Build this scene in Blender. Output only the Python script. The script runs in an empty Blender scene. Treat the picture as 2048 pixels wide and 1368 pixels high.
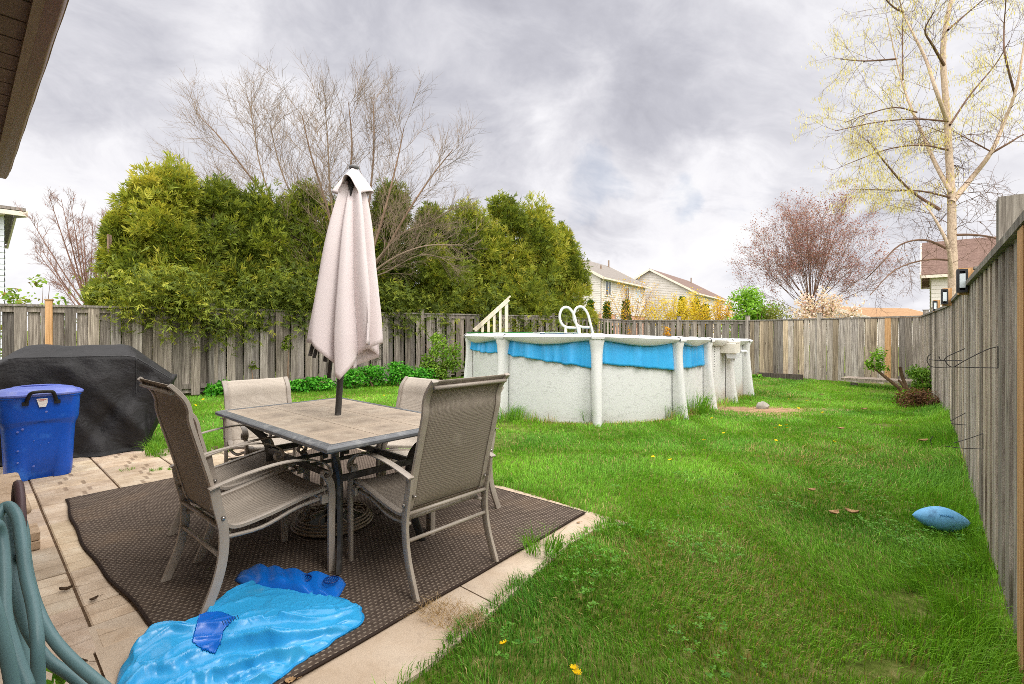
import bpy, math, random
import numpy as np
from mathutils import Vector, Matrix
random.seed(7); RNG = np.random.default_rng(11)
SC = bpy.context.scene
COL = SC.collection
EYE, F, HZ = 1.28, 965.0, 660.0            # eye height (m), focal length and horizon row measured on the 2048 px photo

# ---------------------------------------------------------------- camera
cam = bpy.data.cameras.new("camera"); camo = bpy.data.objects.new("camera", cam); COL.objects.link(camo)
cam.sensor_width = 36.0; cam.lens = 36.0 * F / 2048.0; cam.shift_y = -(684.0 - HZ) / 2048.0
cam.clip_start = 0.05; cam.clip_end = 2000
camo.location = (0, 0, EYE); camo.rotation_euler = (math.radians(90), 0, 0)
SC.camera = camo

# ---------------------------------------------------------------- light
SUN_EL, SUN_AZ = math.radians(50), math.radians(128)    # azimuth clockwise from +Y : behind and right of the camera
sl = bpy.data.lights.new("sun", 'SUN'); sl.energy = 1.0; sl.angle = math.radians(20); sl.color = (1.0, 0.95, 0.88)
so = bpy.data.objects.new("sun", sl); COL.objects.link(so)
sdir = Vector((math.sin(SUN_AZ) * math.cos(SUN_EL), math.cos(SUN_AZ) * math.cos(SUN_EL), math.sin(SUN_EL)))
so.rotation_euler = sdir.to_track_quat('Z', 'Y').to_euler(); so.location = sdir * 30
SC.view_settings.view_transform = 'Standard'; SC.view_settings.look = 'None'
SC.view_settings.exposure = 0.54; SC.view_settings.gamma = 1.0
SC.cycles.use_denoising = False; SC.cycles.use_adaptive_sampling = False; SC.cycles.sample_clamp_indirect = 3.0; SC.cycles.pixel_filter_type = 'BLACKMAN_HARRIS'; SC.cycles.filter_width = 0.85
SC.cycles.max_bounces = 6; SC.cycles.diffuse_bounces = 3; SC.cycles.glossy_bounces = 2
SC.cycles.transmission_bounces = 3; SC.cycles.transparent_max_bounces = 6

def lin(h):
    h = h.lstrip('#'); c = [int(h[i:i + 2], 16) / 255 for i in (0, 2, 4)]
    return tuple(x / 12.92 if x <= .04045 else ((x + .055) / 1.055) ** 2.4 for x in c)

class NT:                                   # small node tree helper
    def __init__(s, nt): s.t = nt; s.n = nt.nodes; s.l = nt.links
    def add(s, typ, ins=None, **kw):
        n = s.n.new(typ)
        for k, v in kw.items(): setattr(n, k, v)
        for k, v in (ins or {}).items(): s.put(n, k, v)
        return n
    def put(s, n, k, v):
        i = n.inputs[k]
        if isinstance(v, bpy.types.NodeSocket): s.l.new(v, i)
        elif isinstance(v, (tuple, list)) and len(v) == 3 and i.type == 'RGBA': i.default_value = (*v, 1)
        else: i.default_value = v
    def m(s, op, a, b=None, c=None, clamp=False):
        n = s.n.new('ShaderNodeMath'); n.operation = op; n.use_clamp = clamp
        for i, v in enumerate((a, b, c)):
            if v is not None: s.put(n, i, v)
        return n.outputs[0]
    def mix(s, f, a, b, blend='MIX'):
        n = s.n.new('ShaderNodeMix'); n.data_type = 'RGBA'; n.blend_type = blend
        s.put(n, 0, f); s.put(n, 6, a); s.put(n, 7, b); return n.outputs[2]
    def ramp(s, f, stops):
        n = s.n.new('ShaderNodeValToRGB'); e = n.color_ramp.elements
        while len(e) < len(stops): e.new(.5)
        for i, (p, c) in enumerate(stops):
            e[i].position = p; e[i].color = (*c, 1) if len(c) == 3 else c
        s.put(n, 0, f); return n.outputs[0]
    def step(s, v, lo, hi):                 # smooth 0..1
        n = s.n.new('ShaderNodeMapRange'); n.interpolation_type = 'SMOOTHSTEP'
        s.put(n, 0, v); s.put(n, 1, lo); s.put(n, 2, hi); return n.outputs[0]
    def noise(s, vec, scale, detail=4, rough=.55, dist=0.0):
        return s.add('ShaderNodeTexNoise', {'Vector': vec, 'Scale': scale, 'Detail': detail, 'Roughness': rough, 'Distortion': dist}).outputs[0]
    def vmap(s, vec, scale=(1, 1, 1), loc=(0, 0, 0), rot=(0, 0, 0)):
        return s.add('ShaderNodeMapping', {'Vector': vec, 'Scale': scale, 'Location': loc, 'Rotation': rot}).outputs[0]

# ---------------------------------------------------------------- sky
w = bpy.data.worlds.new("World"); SC.world = w; w.use_nodes = True
w.cycles.sampling_method = 'MANUAL'; w.cycles.sample_map_resolution = 1024
def build_sky():
    t = NT(w.node_tree); t.n.clear()
    out = t.add('ShaderNodeOutputWorld')
    sky = t.add('ShaderNodeTexSky', sky_type='NISHITA', sun_disc=False, sun_elevation=SUN_EL, sun_rotation=SUN_AZ)
    d = t.add('ShaderNodeTexCoord').outputs['Generated']
    sx = t.add('ShaderNodeSeparateXYZ', {0: d}); X, Y, Z = sx.outputs
    zz = t.m('ADD', t.m('MAXIMUM', Z, 0.0), 0.42)
    pl = t.add('ShaderNodeCombineXYZ', {0: t.m('DIVIDE', X, zz), 1: t.m('DIVIDE', Y, zz), 2: 0.3}).outputs[0]
    jit = t.add('ShaderNodeVectorMath', {0: t.add('ShaderNodeVectorMath', {0: t.add('ShaderNodeTexNoise', {'Vector': d, 'Scale': 5.5, 'Detail': 7, 'Roughness': .6}).outputs[1], 1: (.5, .5, .5)}, operation='SUBTRACT').outputs[0], 1: (.24, .24, .24)}, operation='MULTIPLY').outputs[0]
    dj = t.add('ShaderNodeVectorMath', {0: t.add('ShaderNodeVectorMath', {0: d, 1: jit}, operation='ADD').outputs[0]}, operation='NORMALIZE').outputs[0]
    def lobe(px, py, w_):                   # a soft mass of cloud around one bearing
        v = Vector(((px - 1024) / F, 1, (HZ - py) / F)).normalized()
        dot = t.add('ShaderNodeVectorMath', {0: dj, 1: tuple(v)}, operation='DOT_PRODUCT').outputs['Value']
        return t.step(dot, math.cos(w_), 1.0)
    warp = t.add('ShaderNodeVectorMath', {0: pl, 1: t.add('ShaderNodeVectorMath', {0: t.add('ShaderNodeTexNoise', {'Vector': pl, 'Scale': 1.1, 'Detail': 3}).outputs[1], 1: (.9, .9, .9)}, operation='MULTIPLY').outputs[0]}, operation='ADD').outputs[0]
    n1 = t.noise(warp, 1.3, 8, .55); n2 = t.noise(t.vmap(warp, loc=(7, 3, 1)), 3.4, 10, .62)
    # darkness of the cloud base: two heavy grey masses, thinner near the horizon
    dark = t.m('ADD', t.m('MULTIPLY', lobe(1080, 80, .55), .50), t.m('MULTIPLY', lobe(1500, 260, .42), .46))
    dark = t.m('ADD', dark, t.m('MULTIPLY', lobe(250, 200, .55), .30))
    dark = t.m('SUBTRACT', dark, t.m('MULTIPLY', lobe(1180, 330, .17), .34))
    dark = t.m('SUBTRACT', dark, t.m('MULTIPLY', lobe(1380, 500, .24), .5))
    dark = t.m('SUBTRACT', dark, t.m('MULTIPLY', lobe(520, 120, .20), .22))
    dark = t.m('SUBTRACT', dark, t.m('MULTIPLY', lobe(60, 470, .30), .35))
    k = t.m('ADD', t.m('MULTIPLY', t.m('SUBTRACT', n1, .5), 1.7), t.m('MULTIPLY', t.m('SUBTRACT', n2, .5), 1.6))
    k = t.m('MULTIPLY', t.m('ADD', t.m('ADD', dark, k), .21), .68)
    cloud = t.ramp(k, [(0.0, (1.0, .99, 1.0)), (.19, (.93, .92, .955)), (.40, (.74, .735, .785)), (.60, (.58, .58, .64)), (.95, (.40, .40, .46))])
    # gaps of blue
    gap = t.m('ADD', t.m('MULTIPLY', lobe(1165, 385, .11), .58), t.m('MULTIPLY', lobe(1560, 440, .26), .42))
    gap = t.m('ADD', gap, t.m('MULTIPLY', lobe(1330, 395, .08), .42))
    g = t.step(t.m('SUBTRACT', t.m('ADD', gap, t.m('MULTIPLY', n2, .9)), t.m('MULTIPLY', k, .25)), .82, 1.12)
    skyc = t.mix(1.0, sky.outputs[0], (.11, .11, .11), 'MULTIPLY')
    skyc = t.mix(.45, skyc, (.55, .68, .88))
    col = t.mix(t.m('MULTIPLY', g, .42), cloud, skyc)
    # unseen sky overhead and behind the camera, brightened to fill the near area
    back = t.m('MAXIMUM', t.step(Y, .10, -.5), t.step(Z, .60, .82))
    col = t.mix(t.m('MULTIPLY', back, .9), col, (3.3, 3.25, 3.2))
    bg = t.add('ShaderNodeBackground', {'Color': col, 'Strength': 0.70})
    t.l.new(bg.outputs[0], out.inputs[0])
build_sky()

# ---------------------------------------------------------------- materials
MATS = {}
def material(name, fn, rough=.6, spec=.3, metal=0.0):
    if name in MATS: return MATS[name]
    m = bpy.data.materials.new(name); m.use_nodes = True
    t = NT(m.node_tree); b = t.n['Principled BSDF']
    b.inputs['Roughness'].default_value = rough; b.inputs['Specular IOR Level'].default_value = spec
    b.inputs['Metallic'].default_value = metal
    fn(t, b, t.add('ShaderNodeTexCoord')); MATS[name] = m; return m

def simple(name, c1, c2, scale=8, rough=.6, spec=.3, bump=.0, bscale=None, stretch=(1, 1, 1), tint=False, metal=0.0, bdist=.01, dirt=None):
    def fn(t, b, tc):
        v = t.vmap(tc.outputs['Object'], scale=stretch)
        n = t.noise(v, scale, 5)
        c = t.ramp(n, [(.3, c1), (.7, c2)])
        if dirt:
            c = t.mix(t.step(t.noise(tc.outputs['Object'], dirt[1], 6, .65), .5, .72), c, dirt[0])
        if tint:
            c = t.mix(1.0, c, t.add('ShaderNodeAttribute', attribute_name='tint').outputs[0], 'MULTIPLY')
        t.put(b, 'Base Color', c)
        if bump:
            bn = t.noise(v, bscale or scale * 3, 6, .6)
            t.put(b, 'Normal', t.add('ShaderNodeBump', {'Height': bn, 'Strength': bump, 'Distance': bdist}).outputs[0])
    return material(name, fn, rough, spec, metal)

def wood_mat(name, c1, c2, c3):
    def fn(t, b, tc):
        o = tc.outputs['Object']; at = t.add('ShaderNodeAttribute', attribute_name='tint')
        off = t.add('ShaderNodeVectorMath', {0: at.outputs[1], 1: (37, 91, 53)}, operation='MULTIPLY').outputs[0]
        o2 = t.add('ShaderNodeVectorMath', {0: o, 1: off}, operation='ADD').outputs[0]
        gr = t.noise(t.vmap(o2, scale=(22, 22, .9)), 1.6, 7, .68, .6)
        fine = t.noise(t.vmap(o2, scale=(70, 70, 2.0)), 2.2, 5, .6)
        patch = t.noise(t.vmap(o2, scale=(3, 3, .9)), 1.3, 5, .6)
        c = t.ramp(t.m('ADD', t.m('MULTIPLY', gr, .7), t.m('MULTIPLY', fine, .3)), [(.34, c1), (.5, c2), (.66, c3)])
        c = t.mix(t.m('MULTIPLY', t.step(patch, .52, .75), .55), c, tuple(x * .5 for x in c1))
        kn = t.add('ShaderNodeTexVoronoi', {'Vector': t.vmap(o2, scale=(5, 5, 1.6)), 'Scale': 1.0}).outputs['Distance']
        c = t.mix(t.m('MULTIPLY', t.step(kn, .085, .04), .7), c, (.05, .035, .025))
        c = t.mix(1.0, c, at.outputs[0], 'MULTIPLY')
        t.put(b, 'Base Color', c)
        t.put(b, 'Normal', t.add('ShaderNodeBump', {'Height': t.m('ADD', gr, fine), 'Strength': .55, 'Distance': .006}).outputs[0])
    return material(name, fn, .85, .15)
WOOD = wood_mat('weathered_wood', lin('#564e49'), lin('#928a83'), lin('#c2bab2'))
NEWWOOD = wood_mat('fresh_wood', lin('#a67c50'), lin('#c69a6c'), lin('#d6af86'))
PALEWOOD = wood_mat('pale_painted_wood', lin('#bfae98'), lin('#d6c8b4'), lin('#e2d8c8'))

def leaf_mat(name, trans=.35, rough=.6):
    m = bpy.data.materials.new(name); m.use_nodes = True; t = NT(m.node_tree)
    b = t.n['Principled BSDF']; b.inputs['Roughness'].default_value = rough; b.inputs['Specular IOR Level'].default_value = .2
    a = t.add('ShaderNodeAttribute', attribute_name='tint').outputs[0]
    t.put(b, 'Base Color', a)
    tr = t.add('ShaderNodeBsdfTranslucent', {'Color': t.mix(1.0, a, (1.15, 1.1, .6), 'MULTIPLY')})
    mx = t.add('ShaderNodeMixShader', {0: trans}); t.l.new(b.outputs[0], mx.inputs[1]); t.l.new(tr.outputs[0], mx.inputs[2])
    t.l.new(mx.outputs[0], t.n['Material Output'].inputs[0]); MATS[name] = m; return m
LEAF = leaf_mat('leaf'); GRASSM = leaf_mat('grass_blade', .3, .5)
BARK = simple('bark', lin('#6d5b50'), lin('#a08c7c'), 6, .9, .1, .5, 30, (4, 4, 1), tint=True)
PLASTIC_W = simple('white_vinyl', lin('#d3d2cf'), lin('#dbdad8'), 3, .35, .4)

# ---------------------------------------------------------------- geometry helpers
def P(px, py, Y): return Vector(((px - 1024) / F * Y, Y, EYE + (HZ - py) / F * Y))      # photo pixel at a depth
def G(px, py, z=0.0):                                                                 # photo pixel on a level
    Y = (EYE - z) * F / (py - HZ); return Vector(((px - 1024) / F * Y, Y, z))
def ss(a, b, x): x = np.clip((x - a) / (b - a), 0, 1); return x * x * (3 - 2 * x)
def gz(x, y):                                                                         # lawn level
    return -.13 * ss(6, 10, y) * ss(.5, 4.5, x)

class MB:
    def __init__(s): s.v = []; s.f = []; s.c = []; s.uv = []; s.tint = (1, 1, 1)
    def vert(s, p): s.v.append(tuple(p)); s.c.append(s.tint); return len(s.v) - 1
    def face(s, ids, uv=None): s.f.append(tuple(ids)); s.uv.append(uv)
    def quad(s, a, b, c, d, uv=None):
        i = [s.vert(p) for p in (a, b, c, d)]; s.face(i, uv)
    def box(s, c, size, rot=None, taper=1.0):
        c = Vector(c); R = rot or Matrix.Identity(3); x, y, z = [k / 2 for k in size]; ids = []
        for sz in (-1, 1):
            tp = taper if sz > 0 else 1
            for sx, sy in ((-1, -1), (1, -1), (1, 1), (-1, 1)):
                ids.append(s.vert(c + R @ Vector((sx * x * tp, sy * y * tp, sz * z))))
        a = ids
        for q in ((3, 2, 1, 0), (4, 5, 6, 7), (0, 1, 5, 4), (1, 2, 6, 5), (2, 3, 7, 6), (3, 0, 4, 7)): s.face([a[k] for k in q])
    def bar(s, a, b, w_, h_, up=(0, 0, 1)):
        a = Vector(a); b = Vector(b); d = b - a; L = d.length; d.normalize(); up = Vector(up)
        sd = d.cross(up)
        if sd.length < 1e-4: sd = Vector((1, 0, 0))
        sd.normalize(); u2 = sd.cross(d)
        R = Matrix((sd, d, u2)).transposed()
        s.box((a + b) / 2, (w_, L, h_), R)
    def sweep(s, pts, r, n=8, closed=False, flat=None, cap=True, up=None):
        """tube along pts; r number or list; flat=(w,h): rectangular section, w along 'up x tangent'"""
        pts = [Vector(p) for p in pts]; N = len(pts); rings = []
        prev = None
        for i, p in enumerate(pts):
            if closed: t = pts[(i + 1) % N] - pts[i - 1]
            else: t = pts[min(i + 1, N - 1)] - pts[max(i - 1, 0)]
            if t.length < 1e-9: t = Vector((0, 0, 1))
            t.normalize()
            if up is not None: sd = t.cross(Vector(up)); 
            else:
                if prev is None:
                    ref = Vector((0, 0, 1)) if abs(t.z) < .9 else Vector((1, 0, 0)); sd = t.cross(ref)
                else: sd = prev - t * prev.dot(t)
            if sd.length < 1e-6: sd = t.orthogonal()
            sd.normalize(); prev = sd; nn = sd.cross(t)
            rr = r[i] if isinstance(r, (list, tuple)) else r
            ring = []
            if flat:
                w_, h_ = flat; w_, h_ = w_ / 2, h_ / 2; k = rr if rr else 1
                e = .22
                for (a, b) in ((-w_, -h_ * (1 - e)), (-w_ * (1 - e), -h_), (w_ * (1 - e), -h_), (w_, -h_ * (1 - e)), (w_, h_ * (1 - e)), (w_ * (1 - e), h_), (-w_ * (1 - e), h_), (-w_, h_ * (1 - e))):
                    ring.append(s.vert(p + sd * a * k + nn * b * k))
            else:
                for j in range(n):
                    a = 2 * math.pi * j / n; ring.append(s.vert(p + sd * math.cos(a) * rr + nn * math.sin(a) * rr))
            rings.append(ring)
        m = len(rings[0])
        for i in range(N if closed else N - 1):
            A, B = rings[i], rings[(i + 1) % N]
            for j in range(m): s.face((A[j], A[(j + 1) % m], B[(j + 1) % m], B[j]))
        if cap and not closed: s.face(rings[0][::-1]); s.face(rings[-1])
    def lathe(s, prof, c, n=24, sx=1, sy=1, power=2.0, rot=0.0):
        """profile [(r,z)]; power>2 gives a rounded square plan"""
        c = Vector(c); rings = []
        for r, z in prof:
            ring = []
            for j in range(n):
                a = 2 * math.pi * j / n; ca, sa = math.cos(a), math.sin(a)
                k = (abs(ca) ** power + abs(sa) ** power) ** (-1 / power)
                x, y = r * k * ca * sx, r * k * sa * sy
                ring.append(s.vert(c + Vector((x * math.cos(rot) - y * math.sin(rot), x * math.sin(rot) + y * math.cos(rot), z))))
            rings.append(ring)
        for A, B in zip(rings, rings[1:]):
            for j in range(n): s.face((A[j], A[(j + 1) % n], B[(j + 1) % n], B[j]))
        s.face(rings[0][::-1]); s.face(rings[-1])
    def grid(s, fn, nu, nv, uvs=(1, 1), closeu=False):
        ids = [[s.vert(fn(i / nu, j / nv)) for j in range(nv + 1)] for i in range(nu + (0 if closeu else 1))]
        for i in range(nu):
            for j in range(nv):
                i2 = (i + 1) % len(ids)
                s.face((ids[i][j], ids[i2][j], ids[i2][j + 1], ids[i][j + 1]),
                       [(i / nu * uvs[0], j / nv * uvs[1]), ((i + 1) / nu * uvs[0], j / nv * uvs[1]), ((i + 1) / nu * uvs[0], (j + 1) / nv * uvs[1]), (i / nu * uvs[0], (j + 1) / nv * uvs[1])])
    def build(s, name, mat, parent=None, smooth=False, world=False, solid=0, bevel=0, sub=0, auto=None):
        me = bpy.data.meshes.new(name); vs = s.v
        if world and parent is not None:
            inv = (Matrix.LocRotScale(parent.location, parent.rotation_euler, None)).inverted()
            vs = [tuple(inv @ Vector(p)) for p in vs]
        me.from_pydata(vs, [], s.f)
        a = me.color_attributes.new('tint', 'FLOAT_COLOR', 'POINT')
        a.data.foreach_set('color', np.hstack([np.array(s.c, dtype=np.float32).reshape(-1, 3), np.ones((len(s.c), 1), np.float32)]).ravel())
        if any(u is not None for u in s.uv):
            ul = me.uv_layers.new(name='UVMap'); buf = []
            for f, u in zip(s.f, s.uv): buf += list(u) if u is not None else [(0, 0)] * len(f)
            ul.data.foreach_set('uv', np.array(buf, dtype=np.float32).ravel())
        me.materials.append(mat)
        if smooth: me.polygons.foreach_set('use_smooth', [True] * len(me.polygons))
        o = bpy.data.objects.new(name, me); COL.objects.link(o)
        if parent is not None: o.parent = parent
        if solid: md = o.modifiers.new('s', 'SOLIDIFY'); md.thickness = solid; md.offset = 0
        if bevel: md = o.modifiers.new('b', 'BEVEL'); md.width = bevel; md.segments = 2; md.limit_method = 'ANGLE'; md.angle_limit = math.radians(40)
        if sub: md = o.modifiers.new('u', 'SUBSURF'); md.levels = sub; md.render_levels = sub
        if smooth and auto:
            me.set_sharp_from_angle(angle=math.radians(auto))
        return o

def npmesh(name, V, Fc, tint, mat, parent=None, off=None, smooth=False):
    """V (n,3), Fc (m,k) index array, tint (n,3)"""
    if off is not None: V = V - np.array(off)
    me = bpy.data.meshes.new(name); n, (m, k) = len(V), Fc.shape
    me.vertices.add(n); me.vertices.foreach_set('co', V.astype(np.float32).ravel())
    me.loops.add(m * k); me.loops.foreach_set('vertex_index', Fc.astype(np.int32).ravel())
    me.polygons.add(m); me.polygons.foreach_set('loop_start', np.arange(0, m * k, k, dtype=np.int32))
    me.polygons.foreach_set('loop_total', np.full(m, k, dtype=np.int32))
    if smooth: me.polygons.foreach_set('use_smooth', np.ones(m, dtype=bool))
    me.update(calc_edges=True)
    a = me.color_attributes.new('tint', 'FLOAT_COLOR', 'POINT')
    a.data.foreach_set('color', np.hstack([tint, np.ones((n, 1))]).astype(np.float32).ravel())
    me.materials.append(mat); o = bpy.data.objects.new(name, me); COL.objects.link(o)
    if parent is not None: o.parent = parent
    return o

def tag(o, label=None, cat=None, group=None, kind=None):
    if label: o['label'] = label
    if cat: o['category'] = cat
    if group: o['group'] = group
    if kind: o['kind'] = kind
    return o
def thing(name, label, cat, loc=(0, 0, 0), rz=0.0, group=None):
    o = bpy.data.objects.new(name, None); COL.objects.link(o); o.location = loc; o.rotation_euler = (0, 0, rz)
    o.empty_display_size = .1
    return tag(o, label, cat, group)
def copy_tree(o, parent=None):
    c = o.copy(); COL.objects.link(c)
    if parent is not None: c.parent = parent
    for ch in list(o.children): copy_tree(ch, c)
    return c
def cr(pts, n=6):                            # Catmull-Rom through points
    pts = [Vector(p) for p in pts]; o = []
    Q = [pts[0] * 2 - pts[1]] + pts + [pts[-1] * 2 - pts[-2]]
    for i in range(1, len(Q) - 2):
        a, b, c, d = Q[i - 1:i + 3]
        for k in range(n):
            t = k / n
            o.append(.5 * ((2 * b) + (c - a) * t + (2 * a - 5 * b + 4 * c - d) * t * t + (3 * b - a - 3 * c + d) * t ** 3))
    return o + [pts[-1]]
_H = RNG.random((64, 64))
def vn(x, y, s=1.0):                         # value noise, numpy or scalar
    x = np.asarray(x) * s + 100; y = np.asarray(y) * s + 100
    xi = np.floor(x).astype(int); yi = np.floor(y).astype(int); fx = x - xi; fy = y - yi
    fx = fx * fx * (3 - 2 * fx); fy = fy * fy * (3 - 2 * fy)
    h = lambda a, b: _H[a % 64, b % 64]
    return (h(xi, yi) * (1 - fx) + h(xi + 1, yi) * fx) * (1 - fy) + (h(xi, yi + 1) * (1 - fx) + h(xi + 1, yi + 1) * fx) * fy
def inpoly(x, y, poly):
    x = np.asarray(x); y = np.asarray(y); r = np.zeros(x.shape, bool); n = len(poly)
    for i in range(n):
        x1, y1 = poly[i][:2]; x2, y2 = poly[(i + 1) % n][:2]
        c = ((y1 > y) != (y2 > y)) & (x < (x2 - x1) * (y - y1) / (y2 - y1 + 1e-12) + x1); r ^= c
    return r
# ---------------------------------------------------------------- the setting: ground
PO = Vector((-3.993, 4.005, 0)); PB = Vector((.75, -.663, 0)).normalized(); PA = Vector((.663, .75, 0)).normalized()
def uv2(u, v, z=0.0): p = PO + PB * u + PA * v; return Vector((p.x, p.y, z))
REDGE = [(4.10, 2.56), (3.99, 2.3), (3.99, 2.0), (4.06, 1.6), (4.13, 1.2), (4.19, .8), (4.20, -1.0)]
PATIO = [uv2(u, v) for u, v in ((1.0, 2.5), (.4, 2.2), (-.3, 1.6), (-.65, .95), (-3.2, .9), (-3.2, -1.0), *REDGE[::-1])]
CONC = [uv2(u, v) for u, v in ((4.3, 2.6), (2.9, 2.6), (2.9, -1.0), (4.3, -1.0))]
YARD = [(-11, 5.5), (1.69, 15.7), (4.48, 19.7), (7.55, 15.3), (10.0, 11.8), (6.65, 7.35), (1.994, 1.897), (.0, -.4), (-1, -1)]

def ground():
    def ax(lims):
        o = []
        for a, b, s in lims: o += list(np.arange(a, b, s))
        return np.array(o)
    xs = ax(((-900, -60, 120), (-60, -14, 6), (-14, 14, .5), (14, 60, 6), (60, 901, 120)))
    ys = ax(((-900, -60, 120), (-60, -4, 6), (-4, 24, .5), (24, 80, 6), (80, 1001, 115)))
    X, Y = np.meshgrid(xs, ys, indexing='ij'); Z = gz(X, Y) - .016
    V = np.stack([X, Y, Z], -1).reshape(-1, 3); n = len(ys)
    i, j = np.meshgrid(np.arange(len(xs) - 1), np.arange(n - 1), indexing='ij'); b = (i * n + j).ravel()
    Fc = np.stack([b, b + n, b + n + 1, b + 1], 1)
    def fn(t, b_, tc):
        o = tc.outputs['Object']
        n1 = t.noise(o, 1.3, 6, .6); n2 = t.noise(o, 14, 6, .7)
        c = t.ramp(n2, [(.3, lin('#3d4419')), (.5, lin('#5c6a2a')), (.7, lin('#8a8452'))])
        c = t.mix(t.m('MULTIPLY', t.step(n1, .6, .75), .5), c, lin('#6b5236'))
        t.put(b_, 'Base Color', c)
        t.put(b_, 'Normal', t.add('ShaderNodeBump', {'Height': n2, 'Strength': .8, 'Distance': .03}).outputs[0])
    o = npmesh('ground', V, Fc, np.ones((len(V), 3)), material('ground', fn, .95, .1), smooth=True); tag(o, kind='structure')
ground()

def patio():
    bs = MB(); bs.face([bs.vert(p + Vector((0, 0, -.010))) for p in PATIO]); tag(bs.build('paving_bed', simple('sandy_soil', lin('#4a3a2c'), lin('#6a5643'), 20, .95, .1)), kind='structure')
    def stone(t, b, tc):
        uv = t.add('ShaderNodeSeparateXYZ', {0: tc.outputs['UV']}); u, v = uv.outputs[0], uv.outputs[1]
        o = tc.outputs['Object']; at = t.add('ShaderNodeAttribute', attribute_name='tint').outputs[0]
        wob = t.m('MULTIPLY', t.m('SUBTRACT', t.noise(o, 14, 3), .5), .03)
        uu = t.m('ADD', u, wob)
        def groove(x, at_, w_): return t.step(t.m('ABSOLUTE', t.m('SUBTRACT', x, at_)), w_, w_ * .25)
        g = t.m('MAXIMUM', t.m('MAXIMUM', groove(uu, .26, .014), groove(uu, .5, .012)), groove(uu, .76, .014))
        row = t.m('ADD', t.m('ADD', t.m('GREATER_THAN', uu, .26), t.m('GREATER_THAN', uu, .5)), t.m('GREATER_THAN', uu, .76)); split = t.m('ADD', .36, t.m('MULTIPLY', t.m('MODULO', t.m('MULTIPLY', row, 3.0), 4.0), .10))
        half = t.m('GREATER_THAN', v, split); bid = t.add('ShaderNodeTexWhiteNoise', {'Vector': t.add('ShaderNodeVectorMath', {0: t.add('ShaderNodeCombineXYZ', {0: row, 1: half, 2: 0.0}).outputs[0], 1: at}, operation='ADD').outputs[0]}, noise_dimensions='3D').outputs[0]
        vs = t.step(t.m('ABSOLUTE', t.m('SUBTRACT', t.m('ADD', v, wob), split)), .040, .014)
        g = t.m('MAXIMUM', t.m('MULTIPLY', g, .42), vs)
        n1 = t.noise(o, 5, 6, .65); n2 = t.noise(o, 60, 5, .7)
        c = t.ramp(n1, [(.28, lin('#a9957f')), (.48, lin('#c4b09a')), (.7, lin('#d6c7b4'))])
        c = t.mix(t.m('MULTIPLY', t.step(n2, .55, .8), .4), c, lin('#7b6856'))
        c = t.mix(t.m('MULTIPLY', t.step(t.noise(o, 2.4, 5, .6), .52, .75), .55), c, lin('#9d8469'))
        c = t.mix(t.m('MULTIPLY', bid, .55), c, t.mix(1.0, c, (.70, .68, .66), 'MULTIPLY'))
        c = t.mix(1.0, c, at, 'MULTIPLY')
        c = t.mix(t.m('MULTIPLY', g, .62), c, lin('#6d5847'))
        t.put(b, 'Base Color', c)
        h = t.m('SUBTRACT', t.m('MULTIPLY', n2, .35), g)
        t.put(b, 'Normal', t.add('ShaderNodeBump', {'Height': h, 'Strength': .7, 'Distance': .006}).outputs[0])
    M = material('paving_stone', stone, .85, .15)
    mb = MB(); s = .47; r = random.Random(3)
    for iv in range(-2, 6):
        for iu in range(-8, 9):
            u0 = .31 + iu * s; v0 = iv * s; u1 = u0 + s; v1 = min(v0 + s, 2.54)
            if v1 - v0 < .05: continue
            c = uv2((u0 + u1) / 2, (v0 + v1) / 2)
            if not bool(inpoly(c.x, c.y, PATIO)) or bool(inpoly(c.x, c.y, CONC)): continue
            k = .82 + r.random() * .34; mb.tint = (k, k * (.97 + r.random() * .05), k * (.93 + r.random() * .1))
            g = .0055; zs = [r.uniform(-.004, .003) for _ in range(4)]
            q = [(u0 + g, v0 + g), (u1 - g, v0 + g), (u1 - g, v1 - g), (u0 + g, v1 - g)]
            ids = []; e = .006
            top = [mb.vert(uv2(a + (e if i in (0, 3) else -e), b + (e if i < 2 else -e), z)) for i, ((a, b), z) in enumerate(zip(q, zs))]
            rim = [mb.vert(uv2(a, b, z - .006)) for (a, b), z in zip(q, zs)]
            bot = [mb.vert(uv2(a, b, -.05)) for a, b in q]
            fl = r.random() < .5
            uvq = [(0, 0), (1, 0), (1, 1), (0, 1)]
            if fl: uvq = [(1, 1), (0, 1), (0, 0), (1, 0)]
            mb.face(top[::-1] if False else top, uvq)
            for i in range(4):
                j = (i + 1) % 4
                mb.face((rim[i], rim[j], top[j], top[i]), [uvq[i], uvq[j], uvq[j], uvq[i]])
                mb.face((bot[i], bot[j], rim[j], rim[i]), [uvq[i], uvq[j], uvq[j], uvq[i]])
    tag(mb.build('patio_paving', M), kind='structure')
    def conc(t, b, tc):
        o = tc.outputs['Object']; n1 = t.noise(o, 3, 6, .65); n2 = t.noise(o, 90, 4, .7); n3 = t.noise(t.vmap(o, scale=(1, 1, 1)), 12, 6, .7)
        c = t.ramp(n1, [(.3, lin('#ab967f')), (.5, lin('#c0ad98')), (.72, lin('#cfbfac'))])
        c = t.mix(t.m('MULTIPLY', t.step(n3, .5, .75), .5), c, lin('#8f7a66'))
        t.put(b, 'Base Color', c)
        t.put(b, 'Normal', t.add('ShaderNodeBump', {'Height': t.m('ADD', t.m('MULTIPLY', n2, .5), n3), 'Strength': .5, 'Distance': .004}).outputs[0])
    MC = material('concrete', conc, .9, .1)
    mb = MB(); cuts = [2.56, 1.28, -.02, -1.0]
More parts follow.
